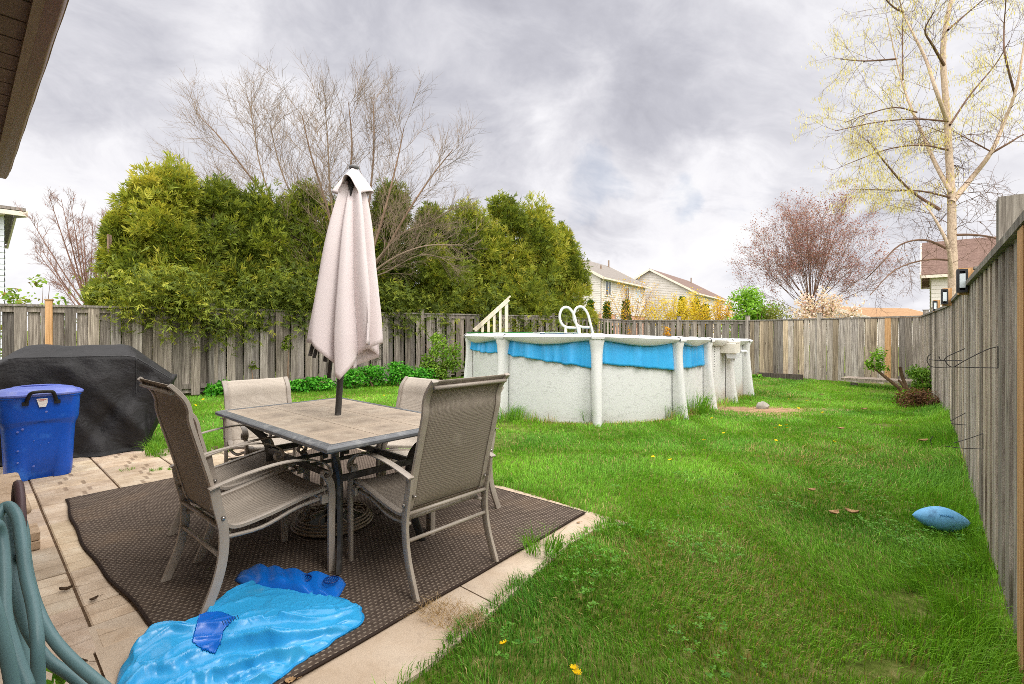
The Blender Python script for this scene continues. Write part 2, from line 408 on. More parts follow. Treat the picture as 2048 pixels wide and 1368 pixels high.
    for a, b in zip(cuts, cuts[1:]):
        for (u0, u1) in ((2.905, 4.16),):
            rr_ = [q for q in REDGE if b < q[1] < a]; ri = lambda v_: float(np.interp(v_, [q[1] for q in REDGE[::-1]], [q[0] for q in REDGE[::-1]]))
            p = [(u0, b + .004), (ri(b), b + .004)] + rr_[::-1] + [(ri(a), a - .004), (u0, a - .004)]
            top = [mb.vert(uv2(x, y, 0)) for x, y in p]; bot = [mb.vert(uv2(x, y, -.06)) for x, y in p]
            mb.face(top)
            for i in range(len(p)): mb.face((bot[i], bot[(i + 1) % len(p)], top[(i + 1) % len(p)], top[i]))
    tag(mb.build('concrete_strip', MC), kind='structure')
patio()

# ---------------------------------------------------------------- fences
def fence_run(root, p0, p1, zt0, zt1, style='shadow', posts=(), special=None, seed=1, bw=.145, pitch=.30, posth=.07, capon=True, warm=0.0, poff=.02, vary=1.0, base=1.0):
    r = random.Random(seed); p0 = Vector((*p0, 0)); p1 = Vector((*p1, 0)); d = p1 - p0; L = d.length; d.normalize(); nrm = Vector((d.y, -d.x, 0))
    R = Matrix((d, -nrm, Vector((0, 0, 1)))).transposed()
    zt = lambda s: zt0 + (zt1 - zt0) * s / L
    bm_ = MB()
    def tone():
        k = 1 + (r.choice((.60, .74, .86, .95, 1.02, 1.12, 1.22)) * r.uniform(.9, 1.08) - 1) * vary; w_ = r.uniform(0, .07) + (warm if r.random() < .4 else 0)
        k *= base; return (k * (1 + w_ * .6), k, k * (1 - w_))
    def board(s, off, top, bot, mb, w_=bw, tilt=0.0):
        c = p0 + d * s + nrm * off; g = float(gz(c.x, c.y)); z1 = top; z0 = g + bot
        T = Matrix.Rotation(tilt, 3, nrm)
        mb.box((c.x, c.y, (z0 + z1) / 2), (w_, .019, z1 - z0), T @ R)
    s = r.uniform(0, .05); i = 0
    if style == 'shadow':
        while s < L - .05:
            for k, off in ((0, .033), (.5, -.033)):
                q = s + pitch * k
                if q > L - .07: continue
                bm_.tint = tone(); t_ = r.uniform(-.006, .006)
                hit = special and any(abs(q - a) < pitch * .26 for a in special)
                if hit: continue
                board(q + bw / 2, off, zt(q) - .042 - (0 if k == 0 else .004), r.uniform(.0, .05) if k == 0 else .06, bm_, bw * r.uniform(.97, 1.02), t_)
            s += pitch
    else:
        while s < L - .05:
            w_ = bw * r.uniform(.86, 1.04); bm_.tint = tone()
            hit = special and any(abs(s + w_ / 2 - a) < w_ * .5 for a in special)
            if not hit: board(s + w_ / 2, .033 + r.uniform(-.003, .006), zt(s) - .042 + r.uniform(-.015, 0), r.uniform(.0, .03), bm_, w_, r.uniform(-.016, .016))
            else:
                nb = MB(); nb.tint = (1, 1, 1); board(s + w_ / 2, .038, zt(s) - .042, .1, nb, w_)
                nb.build('board', NEWWOOD, root, world=True)['label'] = 'fresh orange replacement board'
            s += w_ + r.choice((.004, .006, .008, .010, .018))
    bm_.build('fence_boards', WOOD, root, world=True)
    # rails and cap
    for zz, h in ((-.087, .09), (-1.35, .09)):
        rl = MB(); rl.tint = tone(); a = p0.copy(); b = p1.copy(); a.z = zt(0) + zz; b.z = zt(L) + zz
        if zz < -1: a.z = float(gz(a.x, a.y)) + .2; b.z = float(gz(b.x, b.y)) + .2
        rl.bar(a, b, .038, h); rl.build('rail', WOOD, root, world=True)
    if capon:
        cp = MB(); cp.tint = (.8, .8, .78)
        a = p0.copy(); b = p1.copy(); a.z = zt(0) - .02; b.z = zt(L) - .02; cp.bar(a, b, .13, .036)
        cp.build('cap_rail', WOOD, root, world=True)
    for k in posts:
        s, tint, h = (k if isinstance(k, tuple) else (k, None, posth))
        c = p0 + d * s + nrm * poff; g = float(gz(c.x, c.y)); z1 = zt(s) + h
        pm = MB(); pm.tint = tint or tone(); pm.box((c.x, c.y, (z1 + g) / 2), (.09, .105, z1 - g) if h < .16 else (.125, .115, z1 - g), R)
        if h < .16: pm.tint = (.7, .7, .68); pm.box((c.x, c.y, z1 + .009), (.115, .13, .016), R)
        pm.build('post', NEWWOOD if tint == (1, .99, .98) else WOOD, root, world=True)
LF0 = (-10.2, 6.147); LF1 = (1.69, 15.7)
LFd = Vector((LF1[0] - LF0[0], LF1[1] - LF0[1], 0)); LFL = LFd.length
def fences():
    f = thing('wooden_fence', 'long grey shadowbox board fence behind the covered grill and table, under the cedars', 'fence', (*LF0, 0))
    s0 = (8.10 - LF0[1]) / (LF1[1] - LF0[1]) * LFL
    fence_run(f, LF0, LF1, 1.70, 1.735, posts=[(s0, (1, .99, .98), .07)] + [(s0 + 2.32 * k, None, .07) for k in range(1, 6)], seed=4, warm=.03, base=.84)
    f = thing('wooden_fence', 'short grey fence leg running away behind the pool ladder', 'fence', (*LF1, 0))
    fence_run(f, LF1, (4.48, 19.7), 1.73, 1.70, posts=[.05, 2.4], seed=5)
    f = thing('wooden_fence', 'grey shadowbox fence behind the pool, below the yellow blossom', 'fence', (4.48, 19.7, 0))
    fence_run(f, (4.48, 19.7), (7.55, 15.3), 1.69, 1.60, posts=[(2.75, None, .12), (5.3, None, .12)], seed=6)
    f = thing('wooden_fence', 'pale plank fence at the back right of the lawn with one fresh orange board', 'fence', (7.55, 15.3, 0))
    # orange board near photo column 1775
    r_ = (1775 - 1024) / F; Yo = 18.17 / (r_ + .694); so_ = (Vector((r_ * Yo, Yo, 0)) - Vector((7.55, 15.3, 0))).length
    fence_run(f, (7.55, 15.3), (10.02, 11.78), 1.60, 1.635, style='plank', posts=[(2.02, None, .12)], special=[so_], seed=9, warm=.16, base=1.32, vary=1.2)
    f = thing('wooden_fence', 'tall weathered grey fence along the right side of the lawn beside the football', 'fence', (10.0, 11.8, 0))
    pts = [(10.05, 11.76), (6.68, 7.325), (2.025, 1.871), (-.07, -.576)]
    zt = [1.635, 1.67, 1.69, 1.72]
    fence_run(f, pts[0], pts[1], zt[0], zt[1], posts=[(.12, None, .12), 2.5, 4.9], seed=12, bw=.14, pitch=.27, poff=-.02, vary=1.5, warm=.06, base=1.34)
    dd = (Vector((*pts[2], 0)) - Vector((*pts[1], 0))).length
    sp = dd - (2.62 - 1.897) / .76
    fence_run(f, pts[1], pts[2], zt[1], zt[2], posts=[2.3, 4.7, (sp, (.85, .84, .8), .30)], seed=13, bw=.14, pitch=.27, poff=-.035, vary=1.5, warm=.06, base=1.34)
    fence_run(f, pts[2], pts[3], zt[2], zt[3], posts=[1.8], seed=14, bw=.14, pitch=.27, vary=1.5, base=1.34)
    # fresh boards on the near run
    d = Vector((1.994 - 6.65, 1.897 - 7.35, 0)).normalized(); n = Vector((d.y, -d.x, 0)); R = Matrix((d, -n, Vector((0, 0, 1)))).transposed()
    for Yp, w_ in ((1.712, .14), (1.55, .14)):
        X = 2.025 + (Yp - 1.871) * .857; mb = MB(); mb.box(Vector((X, Yp, .84)) + n * .050, (w_, .02, 1.62), R)
        mb.build('board', NEWWOOD, f, world=True)['label'] = 'fresh orange replacement board'
fences()

# ---------------------------------------------------------------- lawn
POOLC = Vector((1.149, 8.52, 0)); PU = Vector((.617, .787, 0)); PN = Vector((.787, -.617, 0)); PLEN = 4.05
def pooldist(x, y):                          # distance from the pool's spine
    dx = x - POOLC.x; dy = y - POOLC.y; t = np.clip(dx * PU.x + dy * PU.y, 0, PLEN)
    return np.hypot(dx - t * PU.x, dy - t * PU.y)
def fdist(x, y):                             # distance to the right-hand fence
    r = np.full(np.shape(x), 99.0)
    for a, b in (((10.02, 11.78), (6.65, 7.35)), ((6.65, 7.35), (1.994, 1.897)), ((1.994, 1.897), (-.1, -.55))):
        ax, ay = a; bx, by = b; L2 = (bx - ax) ** 2 + (by - ay) ** 2
        t = np.clip(((x - ax) * (bx - ax) + (y - ay) * (by - ay)) / L2, 0, 1)
        r = np.minimum(r, np.hypot(x - ax - t * (bx - ax), y - ay - t * (by - ay)))
    return r
def blades(name, x, y, z, h, w_, lean, tint, seed=1, leandir=None):
    g = np.random.default_rng(seed); n = len(x)
    th = g.random(n) * 2 * np.pi; ld = th + g.normal(0, .8, n) if leandir is None else leandir + g.normal(0, .6, n)
    base = np.stack([x, y, z], 1); side = np.stack([np.cos(th), np.sin(th), np.zeros(n)], 1) * (w_ / 2)[:, None]
    ldv = np.stack([np.cos(ld), np.sin(ld), np.zeros(n)], 1)
    l1 = lean * .35; l2 = lean
    mid = base + ldv * (h * l1)[:, None] * .6 + np.array([0, 0, 1.0]) * (h * .58)[:, None]
    tip = base + ldv * (h * l2)[:, None] + np.array([0, 0, 1.0]) * (h * np.sqrt(np.clip(1 - .6 * lean ** 2, .12, 1)))[:, None]
    V = np.stack([base - side, base + side, mid - side * .75, mid + side * .75, tip], 1).reshape(-1, 3)
    b = np.arange(n)[:, None] * 5
    Fc = (b[:, :, None] + np.array([[0, 1, 3], [0, 3, 2], [2, 3, 4]])[None]).reshape(-1, 3)
    T = np.repeat(tint, 5, 0).reshape(n, 5, 3)
    return V, Fc, T.reshape(-1, 3)
def lawn():
    g = np.random.default_rng(5); X = []; Y = []
    for y0, y1, dens in ((.9, 1.9, 9000), (1.9, 2.6, 12500), (2.6, 3.4, 9500), (3.4, 4.6, 6500), (4.6, 6, 4300), (6, 8, 2700), (8, 11, 1700), (11, 15, 1050), (15, 19.7, 700)):
        xa, xb = -1.09 * y1 - .2, 1.09 * y1 + .2; n = int((xb - xa) * (y1 - y0) * dens)
        x = g.uniform(xa, xb, n); y = g.uniform(y0, y1, n); k = np.abs(x) < 1.09 * y + .1
        k &= inpoly(x, y, YARD)
        edge = .015 + .07 * vn(x, y, 4.0) ** 2                       # grass creeping over the slab edge
        cx = x - PATIO[0].x; inp = inpoly(x, y, PATIO)
        du = (x - PO.x) * PB.x + (y - PO.y) * PB.y; dv = (x - PO.x) * PA.x + (y - PO.y) * PA.y
        din = np.minimum(np.interp(dv, [q[1] for q in REDGE[::-1]], [q[0] for q in REDGE[::-1]]) - du, 2.56 - dv)
        creep = (du > 1.2) & (din < (edge * 1.15 + .06 * (vn(x, y, 9) - .5)) * np.where(du > 3.6, 1, .45))
        k &= (~inp) | (inp & creep)
        k &= pooldist(x, y) > 1.82
        bare = ss(.60, .36, np.hypot((x - 4.15) / 1.5, (y - 8.15) / .85)) * 1.0     # worn soil beside the pool
        bare = np.maximum(bare, .75 * (vn(x + 9, y + 4, .8) > .80) * (vn(x, y, 3.1) > .35))
        for (px, py, rx, ry) in ((1765, 848, .22, .15), (1810, 1195, .13, .07), (1830, 1222, .10, .06), (1775, 1335, .16, .05), (1920, 985, .12, .08)):
            q = G(px, py); bare = np.maximum(bare, ss(1.5, .6, np.hypot((x - q.x) / rx, (y - q.y) / ry)))
        k &= g.random(n) > bare * .93
        X.append(x[k]); Y.append(y[k])
    x = np.concatenate(X); y = np.concatenate(Y); n = len(x)
    fd = fdist(x, y); pdist = pooldist(x, y)
    clump = vn(x, y, 7); big = vn(x, y, 1.1); mid = vn(x, y, 3.0)
    h = .024 + .030 * g.random(n) * (.4 + clump) + .014 * mid
    h += np.where(fd < .45, (.45 - fd) * .55 * g.random(n) * (.25 + vn(x, y, 3.5)), 0)
    h *= np.where((fd < 1.6) & (y < 4), .78, 1)
    h += np.where(inpoly(x, y, PATIO), .035, 0) * g.random(n)
    h += np.where(pdist < 2.08, .16 * (g.random(n) ** 3) * (vn(x, y, 2.5) > .5), 0)
    wd = (.0032 + .0022 * g.random(n)) * np.clip(.62 + y * .14, .9, 2.3)
    lean = np.clip(g.normal(.55, .28, n) + .3 * (mid - .5), .05, 1.1)
    ldir = 2 * np.pi * vn(x, y, 1.7) * 1.5
    # colour of each blade: fresh green, yellower patches, dry blades along the worn strip on the right
    a = np.array(lin('#54892a')); b = np.array(lin('#8ab838')); c = np.array(lin('#3f7422')); d = np.array(lin('#b5a26c'))
    f1 = np.clip(.22 + .5 * (big - .4) + .35 * g.random(n), 0, 1)[:, None]
    T = a * (1 - f1) + b * f1
    f2 = np.clip((vn(x + 40, y, .9) - .5) * 2 + g.normal(0, .25, n), 0, 1)[:, None]; T = T * (1 - f2 * .75) + c * f2 * .75
    worn = np.clip(1 - np.abs(fd - 1.1) / .9, 0, 1) * (y < 6) * .09 + .03 + .45 * (pdist < 2.0) * (y > 6)
    worn += .14 * (vn(x + 3, y + 8, .7) > .74)
    dry = (g.random(n) < worn)[:, None]; T = np.where(dry, d * (.6 + .5 * g.random((n, 1))), T)
    T = T * (.82 + .88 * g.random((n, 1)) ** 1.3) * (1 + .08 * ss(2.6, 5, y))[:, None]  # far blades brightened: house shade on the near lawn put into the colour
    z = gz(x, y) - .018
    V, Fc, TT = blades('grass', x, y, z, h, wd, lean, T, 3, ldir)
    tag(npmesh('grass', V, Fc, TT, GRASSM), 'mown green lawn grass between the patio, the pool and the fences', 'grass', kind='stuff')
    print('blades', n)
lawn()

def clover():
    g = np.random.default_rng(77); n = 9000; x = g.uniform(-.4, 3.4, n); y = g.uniform(1.7, 4.2, n); k = inpoly(x, y, YARD) & ~inpoly(x, y, PATIO) & (vn(x, y, 2.6) + .5 * vn(x, y, 11) > 1.0) & (g.random(n) < .5) & (np.abs(x) < 1.08 * y); x, y = x[k], y[k]; n = len(x); V = []; 
    z = .030 + .030 * g.random(n); s = .0085 + .004 * g.random(n)
    for j in range(3):
        a = g.random(n) * .5 + j * 2.094 + x * 60; dx, dy = np.cos(a), np.sin(a); c0 = np.stack([x, y, z], 1); d = np.stack([dx, dy, np.full(n, .25)], 1) * s[:, None] * 1.5; p = np.stack([-dy, dx, np.zeros(n)], 1) * s[:, None] * .62
        V.append(np.stack([c0, c0 + d * .6 + p, c0 + d, c0 + d * .6 - p], 1))
    V = np.concatenate(V).reshape(-1, 3); f = g.random((len(V) // 4, 1)); T = np.repeat(np.array(lin('#41781f')) * (1 - f) + np.array(lin('#74a83e')) * f, 4, 0)
    tag(npmesh('clover', V, np.arange(len(V)).reshape(-1, 4), T, GRASSM), 'small round clover leaves mixed into the near lawn', 'clover', kind='stuff')
clover()
def tufts(name, spots, label, group=None, seed=1, col=('#4f8a22', '#86b338'), cat='grass tuft'):
    """loose tufts of longer grass, each its own object"""
    for i, (c, rad, n, hh, lab) in enumerate(spots):
        g = np.random.default_rng(seed + i); a = g.random(n) * 6.283; r = rad * np.sqrt(g.random(n)) * .5
        x = c[0] + np.cos(a) * r; y = c[1] + np.sin(a) * r; h = hh * (.45 + .65 * g.random(n)); w_ = np.full(n, .0045) * (1 + c[1] * .07)
        f = g.random((n, 1)); T = np.array(lin(col[0])) * (1 - f) + np.array(lin(col[1])) * f
        V, Fc, TT = blades(name, x, y, np.full(n, c[2] - .01), h, w_, np.clip(g.normal(.75, .3, n), .1, 1.2), T, seed + i, a)
        tag(npmesh(name, V, Fc, TT, GRASSM), lab, cat, group)
_c = lambda px, py: tuple(G(px, py))
tufts('grass_tuft', [
    (_c(1085, 1100), .22, 150, .17, 'grass tuft flopping over the rug edge onto the concrete strip'),
    (_c(330, 905), .34, 260, .20, 'tall grass tuft at the foot of the black grill cover'),
    (_c(432, 902), .34, 260, .20, 'tall dark grass tuft behind the left front chair'),
    (_c(322, 912), .10, 60, .05, 'small weed clump in the paving joint, near the grill cover'),
    (_c(312, 940), .10, 50, .04, 'tiny weed clump in the paving joint, closest to the rug'),
    (_c(345, 938), .07, 40, .04, 'tiny weed sprig in the paving joint beside the left chair'),
    (_c(252, 940), .12, 30, .04, 'thin weed trailing across the paving below the grill cover'),
    (_c(1010, 838), .5, 330, .30, 'long grass tuft against the pool wall behind the right chair'),
    (_c(1180, 842), .3, 130, .30, 'long grass tuft left of the nearest pool post'),
    (_c(1222, 838), .4, 200, .22, 'long grass tuft right of the nearest pool post'),
    (_c(1340, 830), .5, 300, .32, 'long grass tuft in front of the second pool post from the right group'),
    (_c(1382, 822), .5, 300, .40, 'tallest grass tuft between two pool posts'),
    (_c(1003, 966), .16, 120, .10, 'grass tuft on the concrete beside the chair with its back to us'),
    (_c(1240, 1062), .3, 240, .12, 'long grass tuft at the outer corner of the concrete strip'),
    (_c(1350, 1010), .5, 200, .10, 'loose darker grass tuft in the open lawn')], None, 'grass tufts', 21)
# ---------------------------------------------------------------- houses
SIDING = simple('beige_siding', lin('#cbc3bb'), lin('#d6cfc8'), 2, .6, .3)
WHITE_SIDING = simple('white_siding', lin('#cdd2da'), lin('#dde0e6'), 2, .6, .3)
TRIM = simple('cream_trim', lin('#d5c8b8'), lin('#e2d8ca'), 2, .5, .3)
WHITE = simple('white_paint', lin('#dcdad6'), lin('#e6e4e0'), 3, .5, .3)
BRICK = simple('pink_brick', lin('#b98a75'), lin('#cfa691'), 9, .85, .1, .3)
GLASS = simple('window_glass', lin('#3b4148'), lin('#59616a'), 1.2, .08, .6)
CURTAIN = simple('drawn_blind', lin('#aeb6bf'), lin('#c6ccd2'), 2, .5, .3)
def shingle(name, c1, c2):
    def fn(t, b, tc):
        o = tc.outputs['Object']
        br = t.add('ShaderNodeTexBrick', {'Vector': t.vmap(o, scale=(1, 1, 1.0)), 'Scale': 3.2, 'Mortar Size': .012, 'Color1': (*c1, 1), 'Color2': (*c2, 1), 'Mortar': (*[x * .5 for x in c1], 1)}).outputs[0]
        n = t.noise(o, 2.2, 6, .65); c = t.mix(t.m('MULTIPLY', n, .5), br, c2)
        t.put(b, 'Base Color', t.mix(t.m('MULTIPLY', t.step(t.noise(o, 25, 4, .7), .5, .75), .4), c, tuple(x * .55 for x in c1)))
    return material(name, fn, .9, .1)
GREYROOF = shingle('grey_shingles', lin('#7b736c'), lin('#938c86'))
BROWNROOF = shingle('brown_shingles', lin('#6f5c53'), lin('#85716a'))
REDROOF = shingle('red_shingles', lin('#655048'), lin('#7d665c'))
ORANGEROOF = shingle('orange_shingles', lin('#8f6f52'), lin('#a88767'))
def siding(mb, p0, p1, z0, z1, nrm, gable=0.0, course=.2):
    p0 = Vector((p0[0], p0[1], 0)); p1 = Vector((p1[0], p1[1], 0)); d = p1 - p0; L = d.length; n = Vector(nrm); z = z0; zt = z1 + gable
    while z < zt - .01:
        zz = min(z + course, zt)
        def ext(h):
            if h <= z1: return 0, 1
            k = (h - z1) / gable * .5; return k, 1 - k
        a0, a1 = ext(z); b0, b1 = ext(zz); Zv = Vector((0, 0, 1))
        o = n * .03
        mb.quad(p0 + d * a0 + o + Zv * z, p0 + d * a1 + o + Zv * z, p0 + d * b1 + Zv * zz, p0 + d * b0 + Zv * zz)
        mb.quad(p0 + d * a0 + Zv * z, p0 + d * a1 + Zv * z, p0 + d * a1 + o + Zv * z, p0 + d * a0 + o + Zv * z)
        z = zz
def slab(mb, a, b, c, d, th):
    a, b, c, d = map(Vector, (a, b, c, d)); n = (b - a).cross(d - a).normalized() * th
    ids = [mb.vert(p) for p in (a, b, c, d)] + [mb.vert(p - n) for p in (a, b, c, d)]
    mb.face(ids[:4]); mb.face(ids[4:][::-1])
    for i in range(4): j = (i + 1) % 4; mb.face((ids[i], ids[j + 4 if False else j], ids[j + 4], ids[i + 4])[::-1])
def house(label, c, u, w_, L, W, zb, z0, ze, zr, wins, roofm, sid=SIDING, over=.45, brick=True, downs=(), vents=()):
    c = Vector((*c, 0)); u = Vector((*u, 0)).normalized(); w_ = Vector((*w_, 0)).normalized()
    r = thing('house', label, 'house', c); nf = -w_; ng = -u; Z = Vector((0, 0, 1)); gab = zr - ze
    mb = MB(); a, b, d_, e = c, c + u * L, c + u * L + w_ * W, c + w_ * W
    siding(mb, a, b, z0, ze, nf); siding(mb, e, a, z0, ze, ng, gab); siding(mb, b, d_, z0, ze, u, gab); siding(mb, d_, e, z0, ze, w_)
    mb.build('wall', sid, r, world=True)
    fb = MB()
    for p, q, n in ((a, b, nf), (e, a, ng), (b, d_, u), (d_, e, w_)): fb.quad(p - n * .05 + Z * zb, q - n * .05 + Z * zb, q - n * .05 + Z * z0, p - n * .05 + Z * z0)
    fb.build('foundation', BRICK if brick else WHITE, r, world=True)
    rf = MB(); k = gab / (W / 2); ov = over
    m = c + w_ * W / 2; A = m - u * ov + Z * (zr + .12); B = m + u * (L + ov) + Z * (zr + .12)
    for s, base in ((-1, a), (1, e)):
        p = base - u * ov + w_ * s * ov + Z * (ze - ov * k + .12); q = base + u * (L + ov) + w_ * s * ov + Z * (ze - ov * k + .12)
        slab(rf, p, q, B, A, .10) if s < 0 else slab(rf, A, B, q, p, .10)
    ro = rf.build('roof', roofm, r, world=True)
    tr = MB()
    for s, base in ((-1, a), (1, e)):        # gutter and rake boards
        p = base - u * ov + w_ * s * ov + Z * (ze - ov * k); q = base + u * (L + ov) + w_ * s * ov + Z * (ze - ov * k)
        tr.bar(p + w_ * s * .05, q + w_ * s * .05, .12, .15)
        for (g0, sg) in ((-ov, -1), (L + ov, 1)):
            tr.bar(base + u * (g0 + .03 * sg) + w_ * s * ov + Z * (ze - ov * k + .02), m + u * (g0 + .03 * sg) + Z * (zr + .0), .06, .22)
        tr.bar(base + w_ * s * ov * .5 + Z * (ze - ov * k * .9 - .05), base + u * L + w_ * s * ov * .5 + Z * (ze - ov * k * .9 - .05), ov, .03)
    tr.build('eave_trim', TRIM, r, world=True)
    for (s, z_) in downs:
        dm = MB(); p = c + u * s + nf * .08
        dm.sweep([p + nf * ov * .9 + Z * (ze - .15), p + nf * ov * .5 + Z * (ze - .3), p + Z * (ze - .6), p + Z * z_], .045, 6); dm.build('downspout', TRIM, r, world=True)
    for (f, s, zc, ww, hh, blind) in wins:
        base, dd, nn = (c, u, nf) if f == 'f' else (c, w_, ng)
        p = base + dd * s + nn * .05 + Z * zc; R = Matrix((dd, -nn, Z)).transposed()
        wf = MB(); t_ = .09
        for dx, dz, sx, sz in ((0, hh / 2, ww + 2 * t_, t_), (0, -hh / 2, ww + 2 * t_, t_ * 1.3), (-ww / 2 - t_ / 2 + .001, 0, t_, hh - t_), (ww / 2 + t_ / 2 - .001, 0, t_, hh - t_), (0, 0, .05, hh - t_)):
            wf.box(p + dd * dx + Z * dz, (sx, .09, sz), R)
        wo = wf.build('window', WHITE, r, world=True)
        gm = MB(); gm.box(p - nn * .01, (ww, .03, hh - .06), R); gm.build('pane', CURTAIN if blind else GLASS, wo, world=False) if False else None
        go = gm.build('pane', CURTAIN if blind else GLASS, None); go.parent = wo; go.location = -r.location
    for (s, f_, h) in vents:
        p = m + u * s - w_ * f_ * W / 2 + Z * (zr - gab * f_)
        vb = MB(); vb.sweep([p, p + Z * h], .09, 8); vb.build('vent_pipe', BARK, ro, world=False).location = -r.location
    return r
house('beige sided house with grey shingled roof, nearer of the two behind the cedars', (7.9, 43), (.56, .83), (-.83, .56), 12, 9, -.2, 2.75, 6.1, 8.55,
      [('f', 1.55, 5.1, 1.15, 1.35, 0), ('f', 6.35, 4.85, 1.1, 1.35, 0), ('f', 9.9, 4.9, 1.5, 1.15, 1), ('f', .9, 2.2, .9, .9, 1), ('f', 4.2, 2.2, 1.3, .9, 1)], GREYROOF, downs=((.1, 0.0),), vents=((5.2, .5, .45), (11.3, .12, .9)))
house('beige gabled house with brown roof, farther and right of its grey roofed neighbour', (20.9, 55), (.57, .83), (-.83, .57), 16.6, 10.3, -.2, .2, 5.6, 8.5,
      [('f', 3.2, 3.5, 1.6, 1.6, 0), ('f', 13, 3.6, 1.1, 1.4, 0)], BROWNROOF, brick=False, downs=((.25, 0.0),), vents=((13.5, .25, .9),))
house('white sided house corner at the left edge beyond the fence', (-17.84, 16.95), (-.656, -.755), (-.755, .656), 7.0, 9, -.2, 0, 5.42, 6.1, [], GREYROOF, WHITE_SIDING, over=.5, brick=False)
house('red roofed beige house behind the birch trunk and the right fence', (21.9, 25.2), (.76, -.65), (.65, .76), 9, 8, -.2, 0, 4.25, 6.3, [('f', 1.0, 2.6, .5, 1.4, 0)], REDROOF, over=.4, brick=False)
house('low far house showing only its orange roof above the back fence', (30.5, 40.5), (.95, .3), (-.3, .95), 9, 7, -.2, 0, 2.2, 3.25, [], ORANGEROOF, over=.3, brick=False)

# the photographer's own house: wall behind the camera, brown eave in the top left corner
def own_house():
    Z = Vector((0, 0, 1)); r = thing('house', 'brown eave and gutter of the near house in the top left corner', 'house', uv2(-.75, -.55))
    ze = 2.6
    E0 = Vector((-4.40, 4.22, 0)); d = Vector((.755, -.656, 0)).normalized(); n = Vector((.656, .755, 0))     # eave end, eave run, outward
    L = 6.7
    SOF = simple('brown_soffit', lin('#78655a'), lin('#857266'), 18, .75, .15, .3, 60, (1, 1, 1))
    GUT = simple('brown_gutter', lin('#7d5a4a'), lin('#8a6554'), 1.5, .38, .45)
    TRM = simple('light_brown_fascia', lin('#8d7564'), lin('#97806e'), 3, .55, .3)
    sf = MB(); s = 0.02; w_ = .20
    for i in range(int(L / w_)):
        p = E0 + d * s - n * .315 + Z * (ze + .02); R = Matrix((d, n, Z)).transposed()
        k = .95 + .1 * random.random(); sf.tint = (k, k, k)
        sf.box(p, (w_ - .014, .43, .012), R)
        sf.box(p + Z * .008, (w_, .43, .006), R); s += w_
    sf.build('soffit', SOF, r, world=True)
    g = MB(); R = Matrix((d, n, Z)).transposed(); c = E0 + d * L / 2
    g.box(c - n * .085 + Z * (ze + .005), (L, .032, .035), R); g.build('fascia', TRM, r, world=True)
    g = MB(); prof = [(-.068, .10), (-.068, .0), (-.022, -.004), (-.018, .0), (-.004, .03), (.0, .06), (.008, .066), (.008, .08), (-.006, .08)]
    ids0 = []; N = 40
    for i in range(N + 1):
        b = E0 + d * L * i / N; sag = .0012 * math.sin(i * 1.7)
        ids0.append([g.vert(b + n * (a + (sag if a > -.05 else 0)) + Z * (ze + z)) for a, z in prof])
    for A, B in zip(ids0, ids0[1:]):
        for j in range(len(prof) - 1): g.face((A[j], A[j + 1], B[j + 1], B[j]))
    g.face(ids0[0])
    g.build('gutter', GUT, r, world=True, smooth=True, auto=35, solid=.004)
    wl = MB(); siding(wl, E0 - n * .47 + d * .1, E0 - n * .47 + d * L, -.05, ze + .05, n)
    wl.quad(*[E0 - n * a + d * .1 + Z * z for a, z in ((.47, -.05), (7.5, -.05), (7.5, ze + .05), (.47, ze + .05))])
    wl.build('wall', simple('near_house_siding', lin('#8d7c6c'), lin('#96867a'), 2, .6, .2), r, world=True)
    rf = MB(); a = E0 + Z * (ze + .12); b = E0 + d * L + Z * (ze + .12); c1 = b - n * 3.6 + Z * 1.5; c2 = a - n * 3.6 + Z * 1.5
    slab(rf, a, b, c1, c2, .08); rf.quad(c2, c1, b - n * 7.5 - Z * .1, a - n * 7.5 - Z * .1); rf.build('roof', BROWNROOF, r, world=True)
own_house()
# ---------------------------------------------------------------- foliage
def unit(a): return a / (np.linalg.norm(a, axis=1, keepdims=True) + 1e-9)
def fans(C, D, size, T, k=5, spread=.8, wid=.16, g=None):
    """each spray: k slim leaflets fanning out from C about direction D"""
    n = len(C); D = unit(D); R = unit(g.normal(size=(n, 3))); S = unit(np.cross(D, R)); Vs = []; Ts = []
    for j in range(k):
        a = (j / (k - 1) - .5) * 2 * spread + g.normal(0, .12, n) if k > 1 else np.zeros(n)
        d = D * np.cos(a)[:, None] + S * np.sin(a)[:, None]
        N2 = unit(np.cross(d, np.cross(D, S)) + g.normal(0, .3, (n, 3)))
        L = (size * (.6 + .6 * g.random(n)))[:, None]
        st = C + D * (L * .45 * (j % 3) / 2)
        m = st + d * L * .5
        Vs.append(np.stack([st, m + N2 * L * wid, st + d * L, m - N2 * L * wid], 1)); Ts.append(np.repeat((T * (.8 + .4 * g.random((n, 1))))[:, None], 4, 1))
    V = np.concatenate(Vs).reshape(-1, 3); T2 = np.concatenate(Ts).reshape(-1, 3)
    Fc = (np.arange(n * k)[:, None] * 4 + np.array([[0, 1, 2, 3]])).reshape(-1, 4)
    return V, Fc, T2
def leaves(C, N, size, T, g, aspect=.55):
    """single leaf quads"""
    n = len(C); N = unit(N); R = unit(g.normal(size=(n, 3))); A = unit(np.cross(N, R)); B = np.cross(N, A); L = (size * (.6 + .8 * g.random(n)))[:, None]
    V = np.stack([C, C + A * L * .5 + B * L * aspect * .5 + N * L * .1, C + A * L, C + A * L * .5 - B * L * aspect * .5 + N * L * .1], 1).reshape(-1, 3)
    return V, (np.arange(n)[:, None] * 4 + np.array([[0, 1, 2, 3]])).reshape(-1, 4), np.repeat(T, 4, 0)
